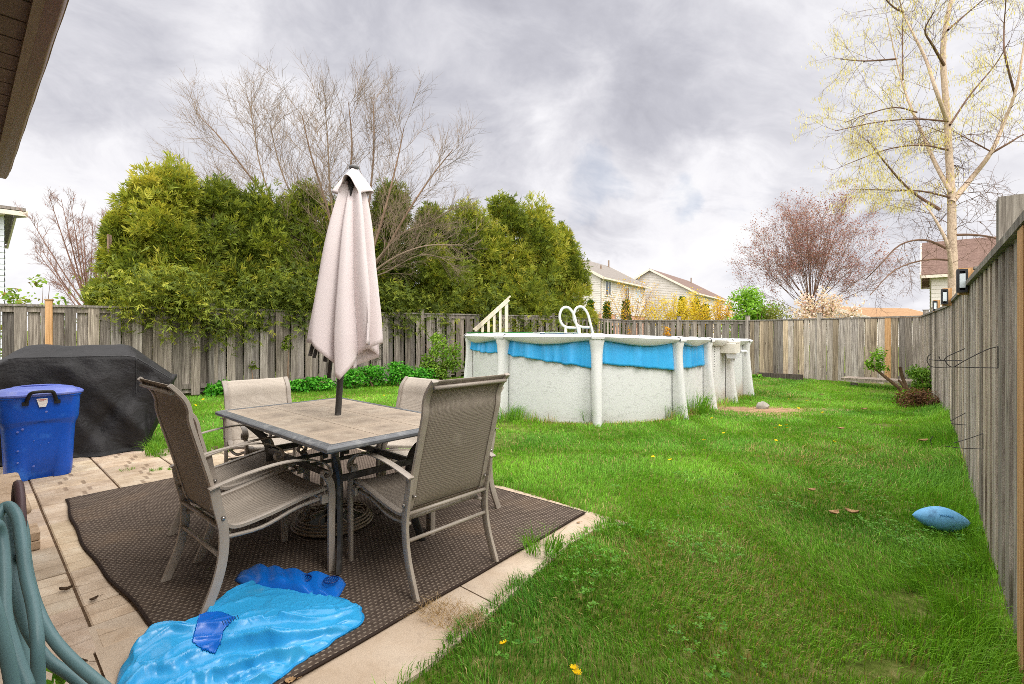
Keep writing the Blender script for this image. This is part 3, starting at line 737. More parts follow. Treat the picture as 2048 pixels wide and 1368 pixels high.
def mixcol(g, n, cols, f=None):
    cols = np.array([lin(c) for c in cols]); f = g.random(n) if f is None else np.clip(f, 0, .9999); x = f * (len(cols) - 1); i = x.astype(int); fr = (x - i)[:, None]
    return cols[i] * (1 - fr) + cols[i + 1] * fr

def cedar(px, Y, top, hw, label, seed, group='cedars beyond the left fence', yel=0.0, n=9000, over=False):
    g = np.random.default_rng(seed); X = (px - 1024) / F * Y; H = EYE + (HZ - top) / F * Y; R = hw / F * Y
    r = thing('cedar_tree', label, 'cedar tree', (X, Y, 0), group=group)
    # crown made of lobes: each lobe is an upright plume; sprays sit on plume surfaces so light and dark masses appear
    nl = 64; C = []; D = []; T = []
    for i in range(nl):
        t = (i + g.random()) / nl; a = g.random() * 6.283
        zt = H * (.05 + .85 * t); prof = R * (1 - t ** 2.3) ** .75 * (.82 + .18 * min(1, t * 6))
        rr = prof * (.45 + .45 * g.random()); cx, cy = math.cos(a) * rr, math.sin(a) * rr
        if g.random() < .10: continue
        lr = R * (.22 + .24 * g.random()) * (1.05 - .35 * t); lh = lr * (1.4 + 1.2 * g.random()) * (1.1 - .35 * t)
        m = int(n / nl * (.8 + .5 * (lr / R)))
        u = unit(g.normal(size=(m, 3))); u[:, 2] = np.abs(u[:, 2]) * .9 - .45; u = unit(u)
        sh = (.62 + .5 * g.random((m, 1)) ** .8)
        c = np.stack([cx + u[:, 0] * lr * sh[:, 0], cy + u[:, 1] * lr * sh[:, 0], zt + u[:, 2] * lh * sh[:, 0]], 1)
        d = u * .7 + np.array([cx, cy, 0]) / (R + 1e-6) * .4 + np.array([0, 0, .35]) + g.normal(0, .3, (m, 3))
        C.append(c); D.append(d); lobe = g.random()
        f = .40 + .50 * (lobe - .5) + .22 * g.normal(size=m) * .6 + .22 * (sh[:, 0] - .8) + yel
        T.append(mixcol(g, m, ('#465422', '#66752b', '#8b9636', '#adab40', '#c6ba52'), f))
    if over:                                  # boughs drooping over the fence towards the yard
        for q in range(9):
            m = int(n * .009 * (.5 + g.random())); ox = g.uniform(-1, 1) * R * .9; oy = -(1.2 + .5 * g.random()); cz = 2.15 - .75 * g.random() ** 1.4
            c0 = np.array([.78 * ox - .626 * oy, .626 * ox + .78 * oy, cz]); c = c0 + g.normal(size=(m, 3)) * np.array([.20, .16, .22])
            C.append(c); D.append(np.tile([.5, -.6, -.35], (m, 1)) + g.normal(0, .4, (m, 3))); T.append(mixcol(g, m, ('#465422', '#66752b', '#8b9636', '#adab40'), .42 + yel + .26 * g.normal(size=m)))
    C = np.concatenate(C); D = np.concatenate(D); T = np.concatenate(T)
    k = C[:, 2] > .25; k &= C[:, 2] < H * 1.06; C, D, T = C[k], D[k], T[k]
    rad_ = np.hypot(C[:, 0], C[:, 1]); S_ = np.where((rad_ > R * 1.0) & (C[:, 2] < 2.4), .78, 1.0) * (.085 + .0045 * Y)
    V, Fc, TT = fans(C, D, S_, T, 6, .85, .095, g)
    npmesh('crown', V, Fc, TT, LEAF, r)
    mb = MB(); mb.tint = (.8, .75, .7)
    for q in range(3):
        a = g.random() * 6.28; pts = [Vector((math.cos(a) * .1 * q, math.sin(a) * .1 * q, 0)), Vector((g.normal() * .15, g.normal() * .15, H * .4)), Vector((g.normal() * .25, g.normal() * .25, H * .8))]
        mb.sweep(cr(pts, 3), [.09 * (1 - i / 7.5) for i in range(7)], 6)
    mb.build('trunk', BARK, r, smooth=True)
def hedge():
    sp = [(240, 400, 62, .05), (310, 318, 100, .14), (352, 312, 80, .16), (440, 345, 88, .0), (525, 362, 88, -.08), (610, 352, 84, -.1), (700, 372, 90, -.1), (780, 350, 80, -.12), (860, 402, 80, -.08), (935, 398, 84, -.05), (1005, 372, 74, .06), (1070, 398, 80, .05), (1120, 446, 62, .02), (1000, 540, 130, -.05)]
    lab = ['lowest cedar at the left end of the row, beside the pink bare tree', 'broad yellow green cedar forming the left peak of the row', 'yellow green cedar just right of the left peak, above the grill',
           'mid green cedar right of the yellow green pair', 'dark cedar behind the left limb of the bare tree', 'dark cedar directly left of the umbrella', 'dark cedar directly behind the closed umbrella', 'dark cedar just right of the umbrella, behind bare twigs',
           'dark cedar behind the right tips of the bare tree', 'shorter cedar left of the tall right peak of the row', 'tallest cedar on the right half of the row, above the pool stair rail', 'lighter cedar just right of the right peak', 'last slim cedar at the right end of the row beside the grey roofed house', 'low bushy cedar filling the row behind the pool stair rail']
    for i, (px, top, hw, yl) in enumerate(sp):
        r = (px - 1024) / F; Y = (17.86 + 1.597 * (1.45 if i not in (1, 2) else 1.35)) / (1.245 - r)
        cedar(px, Y, top, hw * (1.06 if i > 1 else (.98 if i else .72)), lab[i], 100 + i, yel=yl, n=13000 if hw > 60 else 8000, over=(i not in (0, 8, 9, 10, 11, 12)))
hedge()

def limb(mb, pts, r0, r1, n=6, k=4, jit=0.0):
    P_ = cr(pts, k); N = len(P_); mb.sweep(P_, [r0 + (r1 - r0) * (i / (N - 1)) for i in range(N)], n, cap=False); return P_
def twigs(mb, path, length, r, n, rnd, level=2, up=.5, ang=.75, tips=None, start=.15, droop=0.0, wob=.13):
    """side shoots along a path, curving upward, each bearing finer shoots"""
    N = len(path)
    for i in range(n):
        t = start + (1 - start) * (i + rnd.random()) / n; q = t * (N - 1); a = int(min(q, N - 2)); p = path[a].lerp(path[a + 1], q - a)
        tan = (path[a + 1] - path[a]).normalized(); ax = Vector((rnd.gauss(0, 1), rnd.gauss(0, 1), rnd.gauss(0, 1))); sd = tan.cross(ax)
        if sd.length < .01: continue
        sd.normalize(); A = ang * rnd.uniform(.6, 1.3); d = tan * math.cos(A) + sd * math.sin(A)
        L = length * rnd.uniform(.45, 1.1) * (1.15 - .55 * t); pts = [p]; dd = d.copy(); seg = 4 if level > 0 else 3
        for s in range(seg):
            dd = (dd + Vector((rnd.gauss(0, wob), rnd.gauss(0, wob), up * .22 - droop * .3 + rnd.gauss(0, wob * .8)))).normalized(); pts.append(pts[-1] + dd * (L / seg))
        mb.sweep(pts, [r * (1 - .75 * k / seg) for k in range(seg + 1)], 3, cap=False)
        if tips is not None: tips.extend(pts[1:] if level == 0 else pts[2:])
        if level > 0: twigs(mb, pts, length * .5, r * .6, max(3, int(n * .5)) if level > 1 else rnd.randint(3, 6), rnd, level - 1, up, ang, tips, .2, droop, wob)
def path3(pts, Y, wob, rnd):
    o = []; y = Y
    for i, (a, b) in enumerate(pts):
        o.append(P(a, b, y)); y += rnd.uniform(-wob, wob)
    return o

def bare_tree():
    rnd = random.Random(8); Y = 12.1; base = Vector(((700 - 1024) / F * Y, Y, 0)); r = thing('bare_tree', 'large leafless multi-stemmed tree rising out of the cedars behind the umbrella', 'tree', base)
    tr = MB(); tr.tint = (.84, .76, .68); cw = MB(); cw.tint = (.76, .69, .62)
    tr.sweep(cr([base, base + Vector((.05, 0, .6)), P(700, 590, Y)], 4), .15, 8)
    limbs = [([(700, 595), (655, 560), (612, 522), (580, 460), (548, 415), (490, 340), (440, 275), (392, 225)], .085),
             ([(548, 415), (520, 330), (508, 260), (498, 205)], .035), ([(640, 545), (600, 430), (562, 340), (540, 250)], .05),
             ([(700, 590), (675, 500), (650, 400), (622, 310), (604, 230)], .07), ([(675, 500), (660, 380), (656, 290), (650, 215)], .045),
             ([(700, 590), (700, 480), (698, 380), (704, 290), (697, 205)], .08), ([(702, 560), (730, 460), (745, 340), (748, 270), (746, 195)], .06),
             ([(705, 580), (745, 500), (775, 400), (797, 310), (808, 255)], .07), ([(705, 585), (765, 510), (815, 425), (865, 350), (905, 300)], .07),
             ([(745, 530), (800, 470), (860, 445), (915, 410)], .045), ([(710, 575), (780, 520), (850, 492), (925, 490)], .05),
             ([(720, 560), (770, 545), (840, 510), (900, 520)], .035), ([(612, 522), (560, 490), (500, 470), (430, 450)], .035),
             ([(580, 460), (520, 430), (460, 415), (395, 350)], .035), ([(560, 430), (500, 390), (440, 385), (390, 400)], .03), ([(700, 580), (640, 500), (560, 470), (480, 480)], .04)]
    for i, (pl, rad) in enumerate(limbs):
        pth = path3(pl, Y - .3, .35, rnd); pp = limb(tr if rad > .055 else cw, pth, rad * .62, .009, 6, 4)
        lowl = pl[-1][1] > 380
        twigs(cw, pp, 1.75 if not lowl else 1.25, 0.0068, 20 if not lowl else 16, rnd, 2, up=.42 if not lowl else .16, ang=.66, start=.10, wob=.06)
    tr.build('trunk', BARK, r, smooth=True, world=True); cw.build('crown', simple('tan_twig', lin('#84776a'), lin('#a09283'), 5, .9, .1, tint=True), r, world=True)
bare_tree()

def birch():
    rnd = random.Random(5); Y = 13.6; base = Vector(((1905 - 1024) / F * Y, Y, -.1)); r = thing('birch_tree', 'tall pale trunked tree hung with yellow green catkins behind the right fence', 'tree', base)
    tr = MB(); tr.tint = (1.15, 1.08, 1.0); cw = MB(); cw.tint = (.72, .62, .55); tips = []
    main = path3([(1905, 740), (1906, 560), (1904, 480), (1903, 400), (1898, 310), (1894, 230), (1886, 120), (1892, 50), (1908, -30), (1915, -120)], Y, .05, rnd)
    mp = cr(main, 4); N = len(mp); tr.sweep(mp, [.125 * (1 - .68 * i / (N - 1)) for i in range(N)], 10)
    limbs = [([(1903, 405), (1940, 360), (1982, 305), (2010, 240), (2032, 180), (2048, 90), (2060, 0)], .085), ([(1902, 385), (1872, 330), (1848, 275), (1822, 215), (1806, 170), (1792, 118), (1775, 40)], .062),
             ([(1894, 240), (1872, 180), (1852, 120), (1825, 65), (1806, 25), (1790, -40)], .055), ([(1806, 160), (1805, 90), (1806, 20)], .02), ([(1792, 118), (1730, 122), (1680, 118)], .025),
             ([(1888, 130), (1865, 90), (1850, 60), (1870, 20)], .04), ([(1880, 420), (1820, 380), (1770, 325), (1735, 280)], .045), ([(1900, 395), (1840, 382), (1770, 380), (1700, 378)], .03),
             ([(1897, 243), (1830, 238), (1750, 245), (1670, 262)], .026), ([(1835, 225), (1790, 215), (1735, 228), (1690, 245)], .02), ([(1905, 560), (1895, 490), (1865, 430), (1840, 400)], .06),
             ([(1900, 500), (1850, 480), (1800, 490), (1760, 530), (1730, 560)], .035), ([(1902, 520), (1850, 520), (1790, 540), (1740, 590)], .03), ([(1904, 470), (1950, 470), (2000, 480), (2060, 520)], .04),
             ([(1985, 305), (2020, 285), (2050, 268), (2090, 262)], .035), ([(1985, 305), (1940, 280), (1905, 262)], .02), ([(2030, 190), (2010, 110), (2008, 60), (2012, 0)], .03), ([(1900, 250), (1940, 190), (1990, 130), (2020, 80)], .03), ([(1806, 25), (1780, 8), (1740, -40)], .03),
             ([(1896, 60), (1930, 30), (1990, -20)], .03), ([(1896, 300), (1840, 290), (1770, 300), (1690, 330)], .025)]
    for i, (pl, rad) in enumerate(limbs):
        pth = path3(pl, Y, .55, rnd); pth[0].y = Y if i not in (14, 15, 16) else pth[0].y; pp = limb(tr if rad > .045 else cw, pth, rad, .010, 6, 4)
        low = pl[-1][1] > 370; tp = [] if low and i in (11, 12, 13) else tips
        twigs(cw, pp, 1.5, .0065, 11, rnd, 2, up=.2, ang=.85, tips=tp, start=.15, droop=.25 if low else 0.0)
    twigs(cw, [p for p in mp[8:20]], 2.0, .012, 16, rnd, 2, up=-.1, ang=1.1, start=.0, droop=.4, tips=None)
    tr.build('trunk', simple('birch_bark', lin('#98887a'), lin('#c4b4a4'), 5, .85, .15, .5, 20, (6, 6, 3), tint=True), r, smooth=True, world=True)
    cw.build('crown', simple('dark_twig', lin('#6f5e55'), lin('#8b7668'), 5, .9, .1, tint=True), r, world=True)
    g = np.random.default_rng(3); C = np.array([tuple(p) for p in tips]); px = 1024 + C[:, 0] / C[:, 1] * F; py = HZ - (C[:, 2] - EYE) / C[:, 1] * F
    dens = vn(C[:, 0], C[:, 2], .9); k = (g.random(len(C)) < np.where(dens > .46, .95, .3)) & (py < 420); C = np.repeat(C[k], 2, 0); n = len(C)
    C = C + g.normal(0, .05, (n, 3)); D = np.tile([0, 0, -1.0], (n, 1)) + g.normal(0, .12, (n, 3))
    V, Fc, TT = fans(C, D, np.full(n, .11), mixcol(g, n, ('#c9b850', '#ddd078', '#e9e2a2')), 1, 0, .055, g)
    npmesh('catkins', V, Fc, TT, LEAF, r, off=tuple(base)); print('catkins', n)
birch()

def fan_tree(name, label, px, Y, basey, hw, top, nst, rad, col, lcol, lsz, nleaf, seed, cat='tree', up=.25, spread=1.0, lev=1, tw=1.2, skewx=0):
    rnd = random.Random(seed); g = np.random.default_rng(seed); b = P(px, basey, Y); base = Vector((b.x, Y, 0)); r = thing(name, label, cat, base); H = EYE + (HZ - top) / F * Y; W = hw / F * Y
    tr = MB(); tr.tint = col; cw = MB(); cw.tint = col; tips = []
    tr.sweep([base, Vector((base.x, Y, max(b.z, .3)))], rad * 2.2, 7)
    for i in range(nst):
        a = (i + .5 + rnd.uniform(-.3, .3)) / nst * 2 - 1; z0 = max(b.z, .3) * rnd.uniform(.7, 1.0)
        e = math.sqrt(max(0, 1 - (a * .97) ** 2)); ex = a * W * spread + skewx; ez = z0 + (H - z0) * (e * .92 + .08) * rnd.uniform(.86, 1.02); ey = rnd.uniform(-.6, .6) * W
        p0 = Vector((base.x, Y, z0)); p2 = Vector((base.x + ex, Y + ey, ez)); p1 = Vector((base.x + ex * .45, Y + ey * .45, z0 + (ez - z0) * .42))
        pp = limb(tr if i % 3 == 0 else cw, [p0, p1, p2], rad * rnd.uniform(.6, 1), rad * .15, 5, 5)
        twigs(cw, pp, tw * W / 3, rad * .22, 12, rnd, lev, up, .6, tips, .3)
    tr.build('trunk', BARK, r, smooth=True, world=True); cw.build('crown', BARK, r, world=True)
    if nleaf:
        C = np.array([tuple(p) for p in tips]); idx = g.integers(0, len(C), nleaf); C = C[idx] + g.normal(0, lsz * 1.1, (nleaf, 3))
        V, Fc, TT = leaves(C, g.normal(size=(nleaf, 3)), np.full(nleaf, lsz), mixcol(g, nleaf, lcol), g)
        npmesh('leaves', V, Fc, TT, LEAF, r, off=tuple(base))
    return r
fan_tree('maple_tree', 'round fan shaped maple in red bud at the back right', 1622, 30, 606, 124, 412, 34, .034, (.62, .48, .42), ('#6e4648', '#9c6866', '#b58a85', '#bf9f92'), .080, 25000, 31, lev=2, tw=1.7)
fan_tree('bare_tree', 'pinkish leafless fan shaped tree at the left end of the cedars', 178, 14.5, 612, 112, 398, 24, .035, (.95, .74, .72), ('#7a3d48', '#b07b70'), .03, 500, 32, lev=2, up=.3)
fan_tree('magnolia_tree', 'small white blossoming magnolia below the red maple', 1645, 22, 650, 62, 596, 14, .03, (.6, .5, .45), ('#cdb5a5', '#f0e6dc', '#d8a998'), .12, 2200, 33)
fan_tree('forsythia_shrub', 'pinkish twiggy shrub, its left half bare, with yellow flowers, left of the golden mass', 1262, 24, 660, 70, 560, 16, .018, (1.1, .85, .62), ('#c99a1e', '#e3b323', '#e9c860'), .07, 1300, 34, 'shrub', .5)
fan_tree('forsythia_shrub', 'dense golden forsythia in the middle of the yellow row', 1345, 23, 660, 60, 598, 18, .014, (1.1, .95, .75), ('#cfb020', '#e2ca30', '#eedd6a'), .065, 3600, 35, 'shrub', .5)
fan_tree('forsythia_shrub', 'golden forsythia with the tallest shoots in front of the brown roofed house', 1392, 22, 660, 42, 586, 15, .016, (1.1, .95, .75), ('#cfb020', '#e2ca30', '#eedd6a'), .065, 3000, 36, 'shrub', .6)
fan_tree('forsythia_shrub', 'low golden forsythia at the right end of the yellow row', 1440, 22, 660, 40, 602, 12, .014, (1.0, .8, .55), ('#c79a1c', '#e2b828', '#e8d070'), .075, 2000, 37, 'shrub', .4)

def bush(name, label, px, Y, top, hw, cols, n, lsz, seed, z0=.1, cat='shrub', group=None, round_=1.0, stems=8, base=None, stemcol=(.8, .7, .6), depth=.7, lump=.34):
    g = np.random.default_rng(seed); rnd = random.Random(seed); X = (px - 1024) / F * Y; H = EYE + (HZ - top) / F * Y; W = hw / F * Y; gzv = float(gz(X, Y)); r = thing(name, label, cat, (X, Y, gzv), group=group)
    C = []; N = []; T = []; nl = 22
    for i in range(nl):
        a = g.random() * 6.283; q = math.sqrt(g.random()) * .8; t = g.random(); zc = z0 + (H - z0) * (.12 + .8 * t); sh = math.sqrt(max(.08, 1 - (t * .9) ** 2 * round_))
        c = np.array([math.cos(a) * q * W * sh, math.sin(a) * q * W * sh * depth, zc]); lr = W * lump * (.7 + .6 * g.random()); m = n // nl
        u = unit(g.normal(size=(m, 3))); rr = lr * (.5 + .55 * g.random((m, 1)) ** .6); pts = c + u * rr * np.array([1, 1, .9]); C.append(pts); N.append(u + g.normal(0, .6, (m, 3)) + np.array([0, 0, .5])); T.append(mixcol(g, m, cols, .5 + .3 * (g.random() - .5) + .25 * g.normal(size=m)))
    C = np.concatenate(C); N = np.concatenate(N); T = np.concatenate(T); k = (C[:, 2] > .02) & (C[:, 2] < H * 1.06)
    V, Fc, TT = leaves(C[k], N[k], np.full(k.sum(), lsz), T[k], g, .62); npmesh('foliage', V, Fc, TT, LEAF, r)
    mb = MB(); mb.tint = stemcol
    for i in range(stems):
        a = rnd.random() * 6.28; e = Vector((math.cos(a) * W * .6, math.sin(a) * W * .5, H * rnd.uniform(.6, .9))); mb.sweep(cr([Vector((0, 0, 0)), e * .5 + Vector((0, 0, .1)), e], 3), [.02 * (1 - .8 * k / 6) * (1 + W * .3) for k in range(7)], 4, cap=False)
    mb.build('stems', BARK, r)
    return r
GREENS = ('#3c6417', '#5d8d20', '#83b02f', '#a3c64a')
bush('green_bush', 'bright green leafy bush behind the far fence, between the yellow row and the magnolia', 1506, 20, 574, 60, ('#52801c', '#79a92a', '#9cc444'), 6500, .11, 41)
bush('olive_bush', 'twiggy olive bush just above the fence below the bright green bush', 1550, 19.5, 600, 62, ('#5d5f2c', '#7c8038', '#97984e'), 4200, .07, 42)
bush('fresh_leaf_bush', 'fresh green leaves showing over the left fence between post and cedars', 110, 9.6, 585, 42, ('#5f7f2a', '#8cae3e', '#b1c95c'), 700, .085, 43, lump=.3)
bush('fresh_leaf_bush', 'sprig of green leaves over the fence below the white house, at the left frame edge', 28, 9.0, 562, 34, ('#5f7f2a', '#8cae3e', '#a8824a'), 420, .085, 44, lump=.3)
bush('fresh_leaf_bush', 'taller sprig with reddish green leaves over the fence beside the pink bare tree', 80, 10.2, 528, 26, ('#6f5a36', '#8cae3e', '#b1c95c'), 260, .085, 45, lump=.35)
for i, (px, top, hw, lab) in enumerate(((1181, 606, 9, 'slim cone cedar in front of the house corner, left of the pool ladder hoops'), (1214, 610, 8, 'slim cone cedar before the house basement window'), (1252, 606, 10, 'slim cone cedar left of the pinkish shrub'), (1364, 600, 12, 'cone cedar rising out of the golden blossom'), (1392, 604, 10, 'cone cedar behind the tallest yellow shoots'), (1411, 615, 9, 'smallest cone cedar in the yellow row'))):
    Y = 27; g = np.random.default_rng(60 + i); X = (px - 1024) / F * Y; H = EYE + (HZ - top) / F * Y; R = hw / F * Y; r = thing('cone_cedar', lab, 'cedar tree', (X, Y, 0), group='small cone cedars beyond the far fence'); n = 1500
    t = g.random(n) ** 1.3; a = g.random(n) * 6.28; rr = R * (1 - t) ** .8 * (.75 + .35 * g.random(n)); C = np.stack([np.cos(a) * rr, np.sin(a) * rr, .1 + t * (H - .1)], 1)
    V, Fc, TT = fans(C, np.stack([np.cos(a), np.sin(a), np.full(n, 1.4)], 1), np.full(n, .2), mixcol(g, n, ('#2e4716', '#4a6a1e', '#647f2a')), 3, .5, .18, g); npmesh('crown', V, Fc, TT, LEAF, r)
    mb = MB(); mb.sweep([(0, 0, 0), (0, 0, H * .6)], .04, 5); mb.build('trunk', BARK, r)
# shrubs against the left fence
bush('lilac_bush', 'leafy green bush against the fence just left of the pool', 882, 11.6, 668, 52, ('#4b7420', '#73982f', '#98b448'), 2600, .06, 51, z0=.15, lump=.3)
for i, (px, Y, top, hw, lab) in enumerate(((635, 10.2, 757, 32, 'low ivy clump at the fence foot, left of the umbrella pole'), (600, 10.0, 762, 22, 'smallest ivy clump at the fence foot right of the far left chair'), (700, 10.6, 738, 34, 'ivy clump at the fence foot behind the umbrella pole'), (745, 10.9, 733, 34, 'ivy clump at the fence foot right of the umbrella pole'), (795, 11.1, 725, 36, 'tallest ivy clump at the fence foot above the low backed chair'), (845, 11.3, 738, 40, 'ivy clump at the fence foot under the leafy bush'), (452, 9.6, 765, 24, 'ivy clump at the fence foot left of the far left chair'), (425, 9.4, 772, 15, 'small ivy sprig at the fence foot beside the tall chair'))):
    bush('ivy_clump', lab, px, Y, top, hw, ('#24600f', '#3c8a1c', '#5dab30', '#79c043'), int(500 + hw * 22), .06, 70 + i, z0=.02, group='ivy clumps along the left fence', stems=3, cat='ivy', lump=.4)
bush('cedar_sprig', 'cedar sprig hanging through the fence boards left of the umbrella', 575, 10.15, 672, 14, ('#4a5a1c', '#7a8a2c'), 260, .05, 80, z0=.85, stems=1, cat='sprig', depth=.3)
bush('cedar_sprig', 'small cedar sprig growing through the fence above the far left chair', 508, 9.9, 722, 9, ('#4a5a1c', '#7a8a2c'), 90, .045, 81, z0=.45, stems=1, cat='sprig', depth=.3)
bush('forsythia_sprig', 'yellow forsythia spilling over the fence behind the pool rim', 1335, 17.3, 640, 10, ('#c98f10', '#e3ae1c'), 260, .06, 82, z0=.7, stems=2, cat='sprig', depth=.5)
bush('forsythia_sprig', 'thin yellow forsythia sprig on the fence right of the pool ladder', 1258, 18.6, 640, 5, ('#b98a30', '#e3ae1c'), 90, .05, 83, z0=.7, stems=1, cat='sprig', depth=.5)
# ---------------------------------------------------------------- rug
def rug():
    pl = Vector((-3.37, 3.60, 0)); a = Vector((.63, .776, 0)).normalized(); b = Vector((.775, -.635, 0)).normalized(); W, L = 2.27, 3.17
    nx, ny = 60, 84; ph = []
    def fn(u, v):
        wob = -.055 * math.sin(math.pi * v) * (1 - u) ** 2 + .007 * math.sin(v * 8 + 2.2) * (1 - u) ** 3 + .005 * math.sin(v * 31) * (1 - u) ** 6 + (.025 * math.sin(u * 8.5 + 1)) * (v ** 3 * .3 + (1 - v) ** 4)
        p = pl + a * (W * u + wob) + b * (L * v + (.02 * math.sin(u * 7) * (1 - v) ** 3))
        z = .009 + .004 * math.sin(u * 11 + v * 7) ** 2 + (.006 * max(0, math.sin(v * 12)) * (1 - u) ** 10)
        e = min(u, 1 - u, v, 1 - v)
        return Vector((p.x, p.y, z if e > 0 else z))
    mb = MB(); mb.grid(fn, nx, ny, (W, L))
    def wv(t, b_, tc):
        s = t.add('ShaderNodeSeparateXYZ', {0: tc.outputs['UV']}); u, v = s.outputs[0], s.outputs[1]; o = tc.outputs['Object']
        px = .027; py = .024
        cu = t.m('DIVIDE', u, px); cv = t.m('DIVIDE', v, py)
        row = t.m('FLOOR', cv)
        fu = t.m('FRACT', t.m('ADD', cu, t.m('MULTIPLY', t.m('MODULO', row, 2.0), .5))); fv = t.m('FRACT', cv)
        du = t.m('ABSOLUTE', t.m('SUBTRACT', fu, .5)); dv = t.m('ABSOLUTE', t.m('SUBTRACT', fv, .5))
        dash = t.m('MULTIPLY', t.step(du, .34, .2), t.step(dv, .27, .14))
        n1 = t.noise(o, 2.2, 5, .6); n2 = t.noise(o, 30, 4, .7)
        base = t.ramp(n2, [(.3, lin('#40362f')), (.7, lin('#5a4e46'))]); lightc = t.mix(n1, lin('#8e8072'), lin('#ab9c8a'))
        c = t.mix(t.m('MULTIPLY', dash, t.m('ADD', .30, t.m('MULTIPLY', n1, .5))), base, lightc)
        c = t.mix(t.m('MULTIPLY', t.step(n1, .5, .72), .3), c, lin('#7a6450'))
        e = t.m('MINIMUM', t.m('MINIMUM', u, t.m('SUBTRACT', W, u)), t.m('MINIMUM', v, t.m('SUBTRACT', L, v)))
        c = t.mix(t.m('LESS_THAN', e, .012), c, lin('#3a302b'))
        t.put(b_, 'Base Color', c)
        h = t.m('ADD', t.m('MULTIPLY', t.m('SUBTRACT', .5, dv), 1.0), t.m('MULTIPLY', dash, .8))
        t.put(b_, 'Normal', t.add('ShaderNodeBump', {'Height': h, 'Strength': .8, 'Distance': .004}).outputs[0])
    o = mb.build('outdoor_rug', material('woven_rug', wv, .9, .1), smooth=True, solid=.008)
    tag(o, 'large dark brown woven outdoor rug under the table and chairs', 'rug')
rug()

